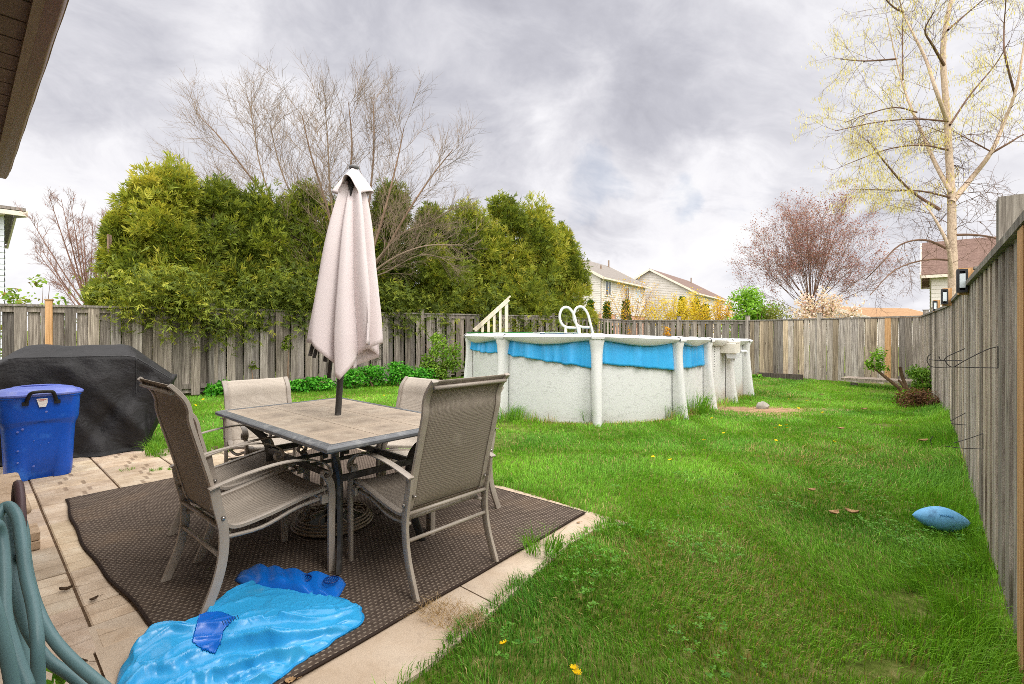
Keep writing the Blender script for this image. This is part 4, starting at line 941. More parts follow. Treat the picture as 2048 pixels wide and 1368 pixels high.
# ---------------------------------------------------------------- dining table
METAL = simple('taupe_metal', lin('#988d82'), lin('#aaa094'), 5, .42, .45, dirt=(lin('#9a8e82'), 14))
DARKM = simple('charcoal_metal', lin('#33312f'), lin('#423f3d'), 5, .45, .4, dirt=(lin('#5f5c59'), 10))
GREYM = simple('slate_metal', lin('#5b5d60'), lin('#6f7174'), 6, .38, .5, dirt=(lin('#8b8b8a'), 12))
TX, TY = -1.114, 3.057; TD = Vector((.745, -.667, 0)).normalized(); TS = Vector((.667, .745, 0)).normalized()
TROT = math.atan2(TD.y, TD.x)
def table():
    r = thing('dining_table', 'rectangular patio table with beige stone tile top and charcoal metal frame', 'table', (TX, TY, .013), TROT)
    A, B, Z = .765, .455, .727; rim = .045
    def tile(t, b, tc):
        o = tc.outputs['Object']; at = t.add('ShaderNodeAttribute', attribute_name='tint').outputs[1]
        off = t.add('ShaderNodeVectorMath', {0: at, 1: (31, 17, 9)}, operation='MULTIPLY').outputs[0]
        o2 = t.add('ShaderNodeVectorMath', {0: o, 1: off}, operation='ADD').outputs[0]
        s = t.add('ShaderNodeSeparateXYZ', {0: tc.outputs['UV']}); u, v = s.outputs[0], s.outputs[1]
        e = t.m('MINIMUM', t.m('MINIMUM', u, t.m('SUBTRACT', 1, u)), t.m('MINIMUM', v, t.m('SUBTRACT', 1, v)))
        n1 = t.noise(t.vmap(o2, scale=(1, 1.3, 1)), 7, 7, .6, .4); n2 = t.noise(o2, 40, 5, .7)
        c = t.ramp(n1, [(.3, lin('#85776a')), (.5, lin('#9f9080')), (.68, lin('#b3a594'))])
        edge = t.step(t.m('ADD', e, t.m('MULTIPLY', t.m('SUBTRACT', n1, .5), .5)), .24, .04)
        c = t.mix(t.m('MULTIPLY', edge, .55), c, lin('#b9a895')); c = t.mix(t.m('MULTIPLY', t.step(n2, .5, .8), .3), c, lin('#6e5b4b'))
        t.put(b, 'Base Color', c); t.put(b, 'Normal', t.add('ShaderNodeBump', {'Height': t.m('ADD', n1, t.m('MULTIPLY', n2, .3)), 'Strength': .35, 'Distance': .004}).outputs[0])
    MT = material('slate_tile', tile, .42, .35)
    top = MB(); nx, ny = 5, 3; w_, h_ = (2 * (A - rim)) / nx, (2 * (B - rim)) / ny; rr = random.Random(2)
    for i in range(nx):
        for j in range(ny):
            x0, y0 = -A + rim + i * w_, -B + rim + j * h_; g = .0018; top.tint = (rr.random(), rr.random(), rr.random())
            q = [(x0 + g, y0 + g), (x0 + w_ - g, y0 + g), (x0 + w_ - g, y0 + h_ - g), (x0 + g, y0 + h_ - g)]; k = rr.randint(0, 3); uvq = [(0, 0), (1, 0), (1, 1), (0, 1)]; uvq = uvq[k:] + uvq[:k]
            t_ = [top.vert((x, y, Z - .002)) for x, y in q]; b_ = [top.vert((x, y, Z - .016)) for x, y in q]; top.face(t_, uvq)
            for a in range(4): top.face((b_[a], b_[(a + 1) % 4], t_[(a + 1) % 4], t_[a]), [uvq[a]] * 4)
    top.build('tile_top', MT, r)
    un = MB(); un.box((0, 0, Z - .012), (2 * (A - rim) + .01, 2 * (B - rim) + .01, .012)); un.build('grout_board', simple('grout', lin('#4a4038'), lin('#5a4e44'), 20, .9, .1), r)
    fr = MB(); prof = [(-rim - .004, -.006), (-rim - .004, .001), (-rim * .55, .002), (-rim * .5, -.001), (-.012, -.002), (-.006, -.005), (0, -.011), (0, -.024), (-.008, -.032), (-rim, -.032)]
    cor = [(-1, -1), (1, -1), (1, 1), (-1, 1)]; rings = []
    for sx, sy in cor: rings.append([fr.vert((sx * (A + a), sy * (B + a), Z + z)) for a, z in prof])
    for i in range(4):
        X, Y_ = rings[i], rings[(i + 1) % 4]
        for j in range(len(prof)): fr.face((X[j], Y_[j], Y_[(j + 1) % len(prof)], X[(j + 1) % len(prof)]))
    fr.build('table_rim', GREYM, r, bevel=.002)
    ls = MB()
    for sx in (-1, 1):
        for sy in (-1, 1):
            leg = MB(); x, y = sx * .50, sy * .245
            pts = cr([(sx * .66, sy * .36, .695), (sx * .60, sy * .33, .66), (sx * .49, sy * .255, .56), (x * .92, y * .92, .46), (x * .93, y * .93, .30), (x * .98, y * .98, .14), (x * 1.06, y * 1.1, .0)], 5)
            leg.sweep(pts, 1, flat=(.042, .022), up=(sy * .6, -sx * .6, .05)); leg.build('leg', DARKM, r, smooth=True, auto=40)
    st = MB(); q = [(-.47, -.23, .475), (.47, -.23, .475), (.47, .23, .475), (-.47, .23, .475)]
    for i in range(4): st.bar(q[i], q[(i + 1) % 4], .018, .034)
    st.bar((-.1, -.22, .475), (-.1, .22, .475), .014, .02); st.bar((.1, -.22, .475), (.1, .22, .475), .014, .02)
    for k in range(4):
        a = k * math.pi / 2; pts = [(math.cos(a) * .07, math.sin(a) * .07, .47), (math.cos(a) * .09, math.sin(a) * .09, .60), (math.cos(a) * .15, math.sin(a) * .15, .69)]; st.sweep(cr(pts, 4), 1, flat=(.03, .012), up=(0, 0, 1) if False else (-math.sin(a), math.cos(a), 0))
    for s in (-1, 1): st.bar((-.62, s * .34, .69), (.62, s * .34, .69), .03, .02); st.bar((s * .62, -.34, .692), (s * .62, .34, .692), .03, .02)
    st.build('stretcher_frame', DARKM, r)
table()

# ---------------------------------------------------------------- sling chairs
def sling_mat(name, c1, c2, c3):
    def fn(t, b, tc):
        s = t.add('ShaderNodeSeparateXYZ', {0: tc.outputs['UV']}); u, v = s.outputs[0], s.outputs[1]
        f = 6.283 / .0075
        a = t.m('SINE', t.m('MULTIPLY', t.m('ADD', u, v), f * .5)); c = t.m('SINE', t.m('MULTIPLY', t.m('SUBTRACT', u, v), f * .5))
        w_ = t.m('ADD', t.m('MULTIPLY', t.m('MULTIPLY', a, c), .5), .5); n = t.noise(tc.outputs['Object'], 6, 5, .6)
        col = t.mix(w_, c1, c2); col = t.mix(t.m('MULTIPLY', t.step(n, .5, .75), .45), col, c3)
        t.put(b, 'Base Color', col); t.put(b, 'Normal', t.add('ShaderNodeBump', {'Height': w_, 'Strength': .5, 'Distance': .0015}).outputs[0])
    return material(name, fn, .7, .2)
SLING = sling_mat('taupe_sling', lin('#6c6259'), lin('#a29789'), lin('#b5ab9e'))
SLING_L = sling_mat('light_sling', lin('#a79c90'), lin('#c6bbad'), lin('#cec4b8'))
def make_chair(high, label, sling):
    r = thing('patio_chair', label, 'chair', (0, 0, 0), 0, 'sling patio chairs around the table')
    seat = [(.305, .405), (.30, .425), (.27, .432), (.15, .415), (0, .385), (-.12, .368), (-.18, .372), (-.215, .40)]
    back = [(-.215, .40), (-.235, .46), (-.27, .60), (-.315, .76), (-.345, .87), (-.35, .925), (-.37, .975), (-.42, 1.035)] if high else [(-.215, .40), (-.235, .46), (-.265, .58), (-.295, .70), (-.305, .755), (-.325, .80), (-.375, .855)]
    def prof(pts, n=6): return [(p.x, p.y) for p in cr([Vector((a, b, 0)) for a, b in pts], n)]
    sp, bp = prof(seat), prof(back)
    for nm, pr in (('seat', sp), ('backrest', bp)):
        n = len(pr) - 1; mb = MB(); hw = .228
        def fn(u, v, pr=pr, n=n, nm=nm):
            q = v * n; i = min(int(q), n - 1); a, b = pr[i], pr[i + 1]; f = q - i; y = a[0] + (b[0] - a[0]) * f; z = a[1] + (b[1] - a[1]) * f
            sag = (1 - (2 * u - 1) ** 2) * math.sin(math.pi * min(1, max(0, v))) * .022; x = (u * 2 - 1) * hw
            return Vector((x, y - (sag if nm == 'backrest' else 0), z - (sag if nm == 'seat' else 0)))
        Ls = sum(math.hypot(pr[i + 1][0] - pr[i][0], pr[i + 1][1] - pr[i][1]) for i in range(n))
        mb.grid(fn, 14, n, (.46, Ls)); mb.build(nm, sling, r, smooth=True, solid=.003)
    for s in (-1, 1):
        fm = MB(); fm.sweep([Vector((s * .236, y, z)) for y, z in sp + bp[1:]], 1, flat=(.034, .018), up=(1, 0, 0)) if False else fm.sweep([Vector((s * .238, y, z)) for y, z in sp + bp[1:]], 1, flat=(.018, .034), up=(0, -.7, .7) if False else (s, 0, 0))
        fm.build('side_frame', METAL, r, smooth=True, auto=40)
        am = MB(); ax = s * .272
        arm = [(-.285, .570), (-.26, .578), (-.12, .607), (.03, .622), (.15, .612), (.235, .582), (.275, .550), (.285, .520), (.268, .498), (.243, .500), (.236, .520), (.250, .535), (.262, .522)]
        P_ = prof(arm, 4); am.sweep([Vector((ax, y, z)) for y, z in P_], 1, flat=(.007, .036), up=(s, 0, 0)); am.build('armrest', METAL, r, smooth=True, auto=40)
        fl = MB(); P_ = prof([(.262, .505), (.285, .46), (.292, .40), (.290, .25), (.290, .0)], 4); fl.sweep([Vector((s * .268, y, z)) for y, z in P_], 1, flat=(.036, .02), up=(s, 0, 0)); fl.sweep([(s * .268, .28, .405), (s * .232, .285, .41)], .010, 8); fl.box((s * .262, .262, .385), (.016, .05, .045)); fl.build('leg', METAL, r, smooth=True, auto=40)
        rl = MB(); P_ = prof([(-.262, .578), (-.25, .50), (-.225, .38), (-.225, .27), (-.25, .15), (-.31, .0)], 4); rl.sweep([Vector((s * .262, y, z)) for y, z in P_], 1, flat=(.040, .02), up=(s, 0, 0)); rl.build('leg', METAL, r, smooth=True, auto=40)
        bt = MB(); bt.sweep([(s * .272, -.228, .43), (s * .281, -.228, .43)], [.011, .006], 8); bt.sweep([(s * .24, -.25, .47), (s * .225, -.265, .47)], [.008, .004], 8); bt.build('bolt', simple('bolt_steel', lin('#9a9590'), lin('#b0aba6'), 9, .3, .6, metal=.8), r, smooth=True)
    y, z = bp[-4]; bars = [[(-.255, -.235, .385), (.255, -.235, .385)], [(-.255, -.232, .255), (.255, -.232, .255)], [(-.232, .25, .392), (.232, .25, .392)], [(-.232, -.19, .345), (.232, -.19, .345)], [(-.235, y - .018, z - .003), (.235, y - .018, z - .003)]] + [cr([(s * .236, -.22, .33), (s * .236, -.05, .325), (s * .236, .12, .37), (s * .24, .27, .388)], 4) for s in (-1, 1)]
    for b_ in bars: cb = MB(); cb.sweep(b_, .0100, 8); cb.build('crossbar', METAL, r, smooth=True)
    return r
CH = make_chair(True, 'tall backed sling chair at the left front of the table, seen from its side', SLING)
CL = make_chair(False, 'x', SLING_L)
def place(o, pos, face, z=.013, tw=0.0): o.location = (pos[0], pos[1], z); o.rotation_euler = (0, 0, math.atan2(face.y, face.x) - math.pi / 2 + tw)
place(CH, (-1.345, 2.495), TS, tw=.03)
c5 = copy_tree(CH); place(c5, (-.495, 2.655), -TD, tw=-.02); c5['label'] = 'tall backed sling chair at the right end of the table, its back to us'
place(CL, (-1.88, 3.78), TD, tw=-.05); CL['label'] = 'low backed sling chair at the far left end of the table, facing us'
c4 = copy_tree(CL); place(c4, (-.97, 3.80), -TS, tw=.06); c4['label'] = 'low backed sling chair at the far side of the table, right of the umbrella pole'
c6 = copy_tree(CL); place(c6, (-.50, 3.38), -TS); c6['label'] = 'low backed sling chair on the far side, mostly hidden behind the tall right chair'
c2 = copy_tree(CL); place(c2, (-1.70, 3.03), TS); c2['label'] = 'low backed sling chair hidden behind the tall left front chair, its seat and arms showing'
for c in (c2,):
    for ch in c.children:
        if ch.name.startswith(('seat', 'backrest')): ch.data = ch.data.copy(); ch.data.materials[0] = SLING

# ---------------------------------------------------------------- umbrella and its stand
def umbrella():
    base = Vector((-1.165, 3.14, 0)); hole = Vector((-1.109, 3.075, .74)); topp = Vector((-1.0, 3.05, 2.312))
    s = thing('umbrella_stand', 'round open scrollwork umbrella stand on the rug under the table', 'umbrella stand', base + Vector((0, 0, .013)))
    SM = simple('bronze_resin', lin('#7d6c58'), lin('#95836c'), 12, .5, .4)
    g = MB()
    for R, z, r_ in ((.245, .030, .008), (.236, .046, .007), (.226, .062, .007), (.215, .078, .007)):
        g.sweep([Vector((math.cos(a) * R, math.sin(a) * R, z)) for a in [2 * math.pi * k / 48 for k in range(48)]], r_, 6, closed=True)
    for k in range(8):
        a = k * math.pi / 4; d = Vector((math.cos(a), math.sin(a), 0)); t = Vector((-d.y, d.x, 0))
        g.sweep(cr([d * .03 + Vector((0, 0, .12)), d * .09 + t * .03 + Vector((0, 0, .115)), d * .15 - t * .02 + Vector((0, 0, .10)), d * .22 + Vector((0, 0, .07))], 4), 1, flat=(.012, .006))
        g.sweep(cr([d * .20 + t * .02 + Vector((0, 0, .085)), d * .17 + t * .055 + Vector((0, 0, .092)), d * .135 + t * .045 + Vector((0, 0, .098)), d * .15 + t * .02 + Vector((0, 0, .098))], 4), .005, 5)
    g.build('scrollwork', SM, s, smooth=True, auto=40)
    g = MB(); g.lathe([(.22, 0), (.225, .012), (.19, .02), (.06, .03)], (0, 0, 0), 40); g.build('base_plate', DARKM, s, smooth=True, auto=40)
    g = MB(); g.lathe([(.05, .03), (.055, .12), (.035, .14), (.033, .33), (.03, .34)], (0, 0, 0), 20); g.build('socket', DARKM, s, smooth=True, auto=40)
    g = MB(); g.sweep([(.03, .0, .30), (.075, .01, .30)], .006, 6); g.box((.085, .01, .30), (.03, .008, .026)); g.build('knob', METAL, s)
    u = thing('patio_umbrella', 'closed pale pink cantile umbrella'.replace('cantile ', '') + ' standing through the table, canopy hanging in folds', 'umbrella', hole)
    ax = (topp - hole).normalized()
    p = MB(); p.sweep([hole - ax * .62, hole, hole + ax * 1.58], .0195, 16); p.build('pole', DARKM, u, smooth=True, world=True, auto=40)
    FAB = simple('pink_canvas', lin('#d6c9c8'), lin('#ddd2d0'), 3, .8, .2, .03, 14)
    def at(z): return hole + ax * ((z - hole.z) / ax.z)
    # canopy: eight folded gores hanging around the pole
    NF = 8; rnd = random.Random(6); ph = [rnd.uniform(-.1, .1) for _ in range(NF)]; amp = [.9, 1.15, .8, 1.25, .95, 1.1, .85, 1.0]
    hem = [1.20, 1.10, 1.06, 1.08, 1.24, 1.20, .985, 1.20]
    nu = 128
    def rad(t, z0): return .050 + .19 * t ** .6
    def fn(u_, v):
        a = u_ * 2 * math.pi; k = u_ * NF; i = int(k) % NF; f = k - int(k)
        j = (i + 1) % NF
        fold = abs(math.cos(math.pi * f))                              # 1 at ribs, 0 between
        A = amp[i] * (1 - f) + amp[j] * f; hz = hem[i] * (1 - f) + hem[j] * f
        scal = .05 * (1 - abs(2 * f - 1)) ** 1.3 * (1 if i % 2 else -.55)
        zt_ = 2.215 - .10 * math.exp(-((a - 4.75) / .40) ** 2); zb = hz - scal; z = zt_ + (zb - zt_) * v
        R = max(.040, .95 * rad(v, z) * (.54 + .47 * fold ** 1.25 * A))
        sw = .55 * v * math.sin(2.2 * v + i) * .35 + (.30 * (1 - fold) * v)
        c = at(z); lx = math.cos(a + sw) * R * 1.02; ly = math.sin(a + sw) * R * .95
        sway = .004 + .018 * v
        return c + Vector((lx + sway, ly, 0)) + Vector((.006 * math.sin(9 * v + i * 2), 0, 0)) * v
    def rawR(v): return rad(v, 0)
    c = MB(); c.grid(fn, nu, 34, closeu=True); c.build('canopy', FAB, u, smooth=True, world=True, solid=.003)
    def cap(u_, v):
        a = u_ * 2 * math.pi; k = u_ * 4 + .5; f = k - int(k); z = 2.302 - .145 * v ** .85 - .035 * v * (abs(2 * f - 1) ** 1.5) + .065 * v * math.exp(-((a - 4.75) / .42) ** 2)
        R = .012 + .092 * v ** .75 * (1 + .22 * math.cos(4 * a)) + .008 * math.sin(11 * a) * v
        q = at(z); return q + Vector((math.cos(a) * R * 1.05, math.sin(a) * R, 0))
    c = MB(); c.grid(cap, 72, 12, closeu=True); c.build('vent_cap', FAB, u, smooth=True, world=True, solid=.003)
    c = MB(); c.lathe([(.001, -.012), (.03, -.01), (.032, .002), (.012, .012)], topp, 16); c.build('finial', simple('grey_plastic', lin('#6b6a6a'), lin('#7b7a7a'), 5, .5, .3), u, smooth=True, world=True)
    for k in range(6):                       # ribs showing under the hem
        a = 2 * math.pi * (k + .35) / 6; R = .06; q0 = at(2.2); q1 = at([1.02, 1.07, .97, 1.08, 1.1, 1.05][k]); d = Vector((math.cos(a), math.sin(a), 0))
        m = MB(); m.bar(q0 + d * .03, q1 + d * R + Vector((-.04, 0, 0)), .012, .022); m.build('rib', DARKM, u, world=True)
    # two ribs with their fabric pocket poking out on the left
    m = MB(); m.bar(P(634, 655, 3.0), P(620, 712, 2.98), .014, .022); m.build('rib', DARKM, u, world=True)
    m = MB(); m.bar(P(644, 655, 2.96), P(628, 716, 2.94), .012, .020); m.build('rib', DARKM, u, world=True)
    h = MB(); h.lathe([(.02, -.05), (.034, -.045), (.036, .05), (.024, .10)], at(2.165), 14); h.build('top_hub', DARKM, u, smooth=True, world=True)
    t = MB(); t.grid(lambda a_, b_: P(702 + 12 * a_ + 4 * math.sin(6 * a_), 716 + 20 * b_ + 2 * math.sin(9 * a_ + 2 * b_), 3.02 + .02 * math.sin(7 * a_)), 10, 8); t.build('tie_strap', FAB, u, smooth=True, world=True, solid=.004)
umbrella()
# ---------------------------------------------------------------- blue bin
BLUE = simple('blue_plastic', lin('#0846a8'), lin('#0b54c2'), 3, .34, .45, .05, 40, dirt=(lin('#2f6fd0'), 7))
LIDB = simple('faded_blue_lid', lin('#5666b4'), lin('#6675c2'), 4, .45, .4, .05, 30, dirt=(lin('#7d86bd'), 8))
BLACKP = simple('black_rubber', lin('#151515'), lin('#222120'), 8, .5, .3)
def bin_():
    rz = math.atan2(PB.y, PB.x); r = thing('recycling_bin', 'large blue plastic bin with faded lid in front of the black grill cover', 'bin', (-4.20, 4.28, 0), rz)   # +x faces the rug
    b = MB(); n = 96; prof = [(.185, .012), (.197, .0), (.205, .04), (.208, .10), (.212, .20), (.218, .34), (.224, .46), (.226, .475), (.243, .50), (.246, .52), (.25, .60), (.256, .70), (.262, .705), (.262, .718), (.25, .722)]
    ids = []
    for (rr, z) in prof:
        ring = []
        for j in range(n):
            a = 2 * math.pi * j / n; ca, sa = math.cos(a), math.sin(a); k = (abs(ca) ** 5 + abs(sa) ** 5) ** (-1 / 5); x, y = rr * k * ca, rr * k * sa * 1.04
            if ca > .3 and .0 <= z < .30:         # arched recess on the front
                q = abs(y); 
                if q < .105 and z < .26 - q * .45: x -= .012
                if q < .075 and z < .055: x -= .03
            if ca > .2 and .455 <= z <= .49: z2 = z + .035 * math.cos(y * 7) - .02
            else: z2 = z
            ring.append(b.vert((x, y, z2)))
        ids.append(ring)
    for A, B in zip(ids, ids[1:]):
        for j in range(n): b.face((A[j], A[(j + 1) % n], B[(j + 1) % n], B[j]))
    b.face(ids[0][::-1]); b.face(ids[-1]); b.build('body', BLUE, r, smooth=True, auto=50)
    l = MB(); l.lathe([(.24, .712), (.272, .714), (.280, .722), (.280, .735), (.268, .742), (.256, .736), (.244, .742), (.23, .760), (.18, .772), (.09, .776), (.01, .777)], (0, 0, 0), 80, sy=1.04, power=3.6); 
    l.sweep(cr([(-.17, -.15, .768), (-.10, -.06, .783), (-.08, .06, .783), (-.16, .16, .768)], 5), .009, 6)
    l.build('lid', LIDB, r, smooth=True, auto=45)
    h = MB(); h.sweep(cr([(.258, -.095, .665), (.275, -.085, .70), (.292, -.07, .745), (.298, -.04, .757), (.298, .04, .757), (.292, .07, .745), (.275, .085, .70), (.258, .095, .665)], 4), .0135, 8); h.box((.262, -.098, .662), (.02, .04, .03)); h.box((.262, .098, .662), (.02, .04, .03)); h.build('handle', BLACKP, r, smooth=True, auto=50)
    t = MB(); q = [(.0, .70), (.0, .70)]
    f = [t.vert((.2705 - .02 * (.70 - z), y, z)) for y, z in ((-.032, .698), (.036, .698), (.037, .66), (.026, .625), (-.014, .625))]; t.face(f); to = t.build('paper_label', simple('paper', lin('#d8d4cf'), lin('#e6e3df'), 30, .7, .2), r, solid=.001)
    t = MB(); 
    for y, z, w_, hh in ((.002, .688, .055, .006), (.0, .678, .03, .004)): t.box((.273 - .02 * (.70 - z), y, z), (.0015, w_, hh))
    t.build('print', simple('red_print', lin('#b5655a'), lin('#c27a70'), 60, .7, .2), to)
    m = MB(); rnd = random.Random(9)
    for k in range(9):
        z = rnd.uniform(.1, .62); y = rnd.uniform(-.17, .17); x = .214 + .035 * z if z < .46 else .249
        m.lathe([(rnd.uniform(.003, .011), 0), (.001, .0012)], (0, 0, 0), 8); nv = 16
        for i in range(len(m.v) - nv, len(m.v)):
            v = m.v[i]; m.v[i] = (x + v[2] + .003, y + v[0], z + v[1] * rnd.uniform(.9, 1.1))
    m.build('scuff', LIDB, r)
bin_()

# ---------------------------------------------------------------- covered grill
def grill():
    F0 = Vector((-3.95, 5.15, 0)); p = Vector((.82, .57, 0)).normalized(); q = Vector((-.57, .82, 0)).normalized()
    r = thing('covered_grill', 'barbecue grill under a wrinkled black cover in front of the fence', 'grill', F0)
    T0, T1 = -1.42, .26
    def lerpk(x, ks):
        for (a, b), (c, d) in zip(ks, ks[1:]):
            if x <= c: f = (x - a) / (c - a + 1e-9); f = min(1, max(0, f)); return b + (d - b) * f
        return ks[-1][1]
    Hf = [(-1.42, .72), (-1.3, .78), (-1.04, .985), (-.95, 1.0), (-.16, 1.0), (-.06, .985), (.10, .86), (.22, .765), (.26, .73)]
    Hr = [(-1.42, .76), (-1.3, .83), (-1.02, 1.08), (-.93, 1.125), (-.2, 1.125), (-.12, 1.10), (.10, .93), (.22, .81), (.26, .77)]
    def fn(u, v):
        t = T0 + (T1 - T0) * u; hf, hr = lerpk(t, Hf), lerpk(t, Hr)
        ks = [(0, (-.03, 0)), (.16, (-.01, .33)), (.30, (.0, hf * .80)), (.38, (.02, hf)), (.46, (.24, hr)), (.60, (.42, hr)), (.68, (.62, hf)), (1, (.65, 0))]
        for (a, A), (b, B) in zip(ks, ks[1:]):
            if v <= b + 1e-9: f = (v - a) / (b - a); y = A[0] + (B[0] - A[0]) * f; z = A[1] + (B[1] - A[1]) * f; break
        low = 1 - min(1, z / .75); tt = t
        if u > .86: tt -= .26 * ((u - .86) / .14) * (low ** 1.1)
        w_ = (float(vn(t * 2.2 + 3, z * 1.2, 2.2)) - .5) * .085 + (float(vn(t * 5 + z * 3, z * 2 - t, 2.0)) - .5) * .035
        w_ += .018 * math.sin(t * 16 + 3 * z + 2 * math.sin(z * 5)) * low
        dr = .05 * math.exp(-((t + .5 + (z - .8) * .9) / .10) ** 2) * (1 if z < .95 else 0) - .04 * math.exp(-((t + .05 - (z - .7) * .7) / .09) ** 2)
        k = min(1, (hf - z) / .12 + .15) if v < .38 else (.25 if z > .7 else 1)
        y -= (w_ + dr) * k * (1 if v < .5 else -1); z = max(z, 0)
        if z < .015: y -= .05 * float(vn(t * 4, 1, 2)) * (1 if v < .5 else -1); z = .012 * float(vn(t * 6, 3, 2))
        if .40 < v < .64: z -= .012 * math.sin(t * 5 + 1) ** 2 + .006 * math.sin(t * 17)
        return F0 + p * tt + q * y + Vector((0, 0, z))
    c = MB(); c.grid(fn, 110, 90)
    # close the right end
    n = 90; end = [fn(1, j / n) for j in range(n + 1)]; st = [fn(0, j / n) for j in range(n + 1)]
    for E, s in ((end, 1), (st, -1)):
        K = 14; rows = []
        for a in range(K + 1):
            f = a / K; row = []
            for j in range(0, n // 2 + 1, 3):
                A, B = E[j], E[n - j]; pt = A.lerp(B, f); b = math.sin(math.pi * f) * .045 * s * (.6 + float(vn(f * 4, pt.z * 4, 2))); row.append(c.vert(pt + p * b))
            rows.append(row)
        for a in range(K):
            for j in range(len(rows[0]) - 1): c.face((rows[a][j], rows[a][j + 1], rows[a + 1][j + 1], rows[a + 1][j]))
    def cl(t, b, tc):
        n_ = t.noise(tc.outputs['Object'], 5, 7, .6, .5); f_ = t.noise(tc.outputs['Object'], 28, 5, .6)
        t.put(b, 'Base Color', t.ramp(n_, [(.3, lin('#1c1b1c')), (.7, lin('#2a2829'))]))
        t.put(b, 'Normal', t.add('ShaderNodeBump', {'Height': t.m('ADD', n_, t.m('MULTIPLY', f_, .2)), 'Strength': .6, 'Distance': .05}).outputs[0])
    M = material('black_cover_cloth', cl, .62, .35)
    c.build('cover', M, r, smooth=True, world=True)
    pm = MB()
    pm.sweep([fn(u, .385) + Vector((0, 0, .004)) - q * .006 for u in [.24 + .57 * i / 40 for i in range(41)]], .0045, 5)
    pm.sweep([fn(u, .384) + Vector((0, 0, .004)) - q * .008 for u in [.82 + .17 * i / 14 for i in range(15)]], .0045, 5)
    pm.sweep([fn(.815, v) - q * .006 for v in [.385 - .14 * i / 14 for i in range(15)]], .004, 5)
    pm.build('seam_piping', simple('black_piping', lin('#2b2a2b'), lin('#3a393a'), 9, .4, .4), r, world=True)
grill()

# ---------------------------------------------------------------- stone bench and pavers by the house
STONE = simple('sand_stone', lin('#a89178'), lin('#bfa890'), 6, .85, .2, .5, 50, dirt=(lin('#937a60'), 9))
def bench():
    a = Vector((-2.80, 2.80, 0)); r = thing('stone_bench', 'low beige stone bench at the left edge beside the blue bin', 'bench', a)
    d = -PB; w_ = -PA; R = Matrix((d, w_, Vector((0, 0, 1)))).transposed()
    m = MB(); m.box(a + d * .52 + w_ * .24 + Vector((0, 0, .232)), (1.06, .50, .045), R); m.build('slab', STONE, r, world=True, bevel=.02)
    for k in (.14, .88):
        m = MB(); m.box(a + d * k + w_ * .24 + Vector((0, 0, .105)), (.16, .36, .208), R, .92); m.build('leg', STONE, r, world=True, bevel=.012)
    lab = ['lower paver brick at the near corner of the stone bench', 'upper paver brick at the near corner of the stone bench']
    for k in range(2):
        c = G(66, 1100) + w_ * .10 + d * .08 + Vector((0, 0, .026 + k * .052)) + d * .006 * k; m = MB(); k2 = thing('paver_brick', lab[k], 'paver', c)
        m.box(c, (.20, .26, .05), R); m.build('block', STONE, k2, world=True, bevel=.006)
bench()

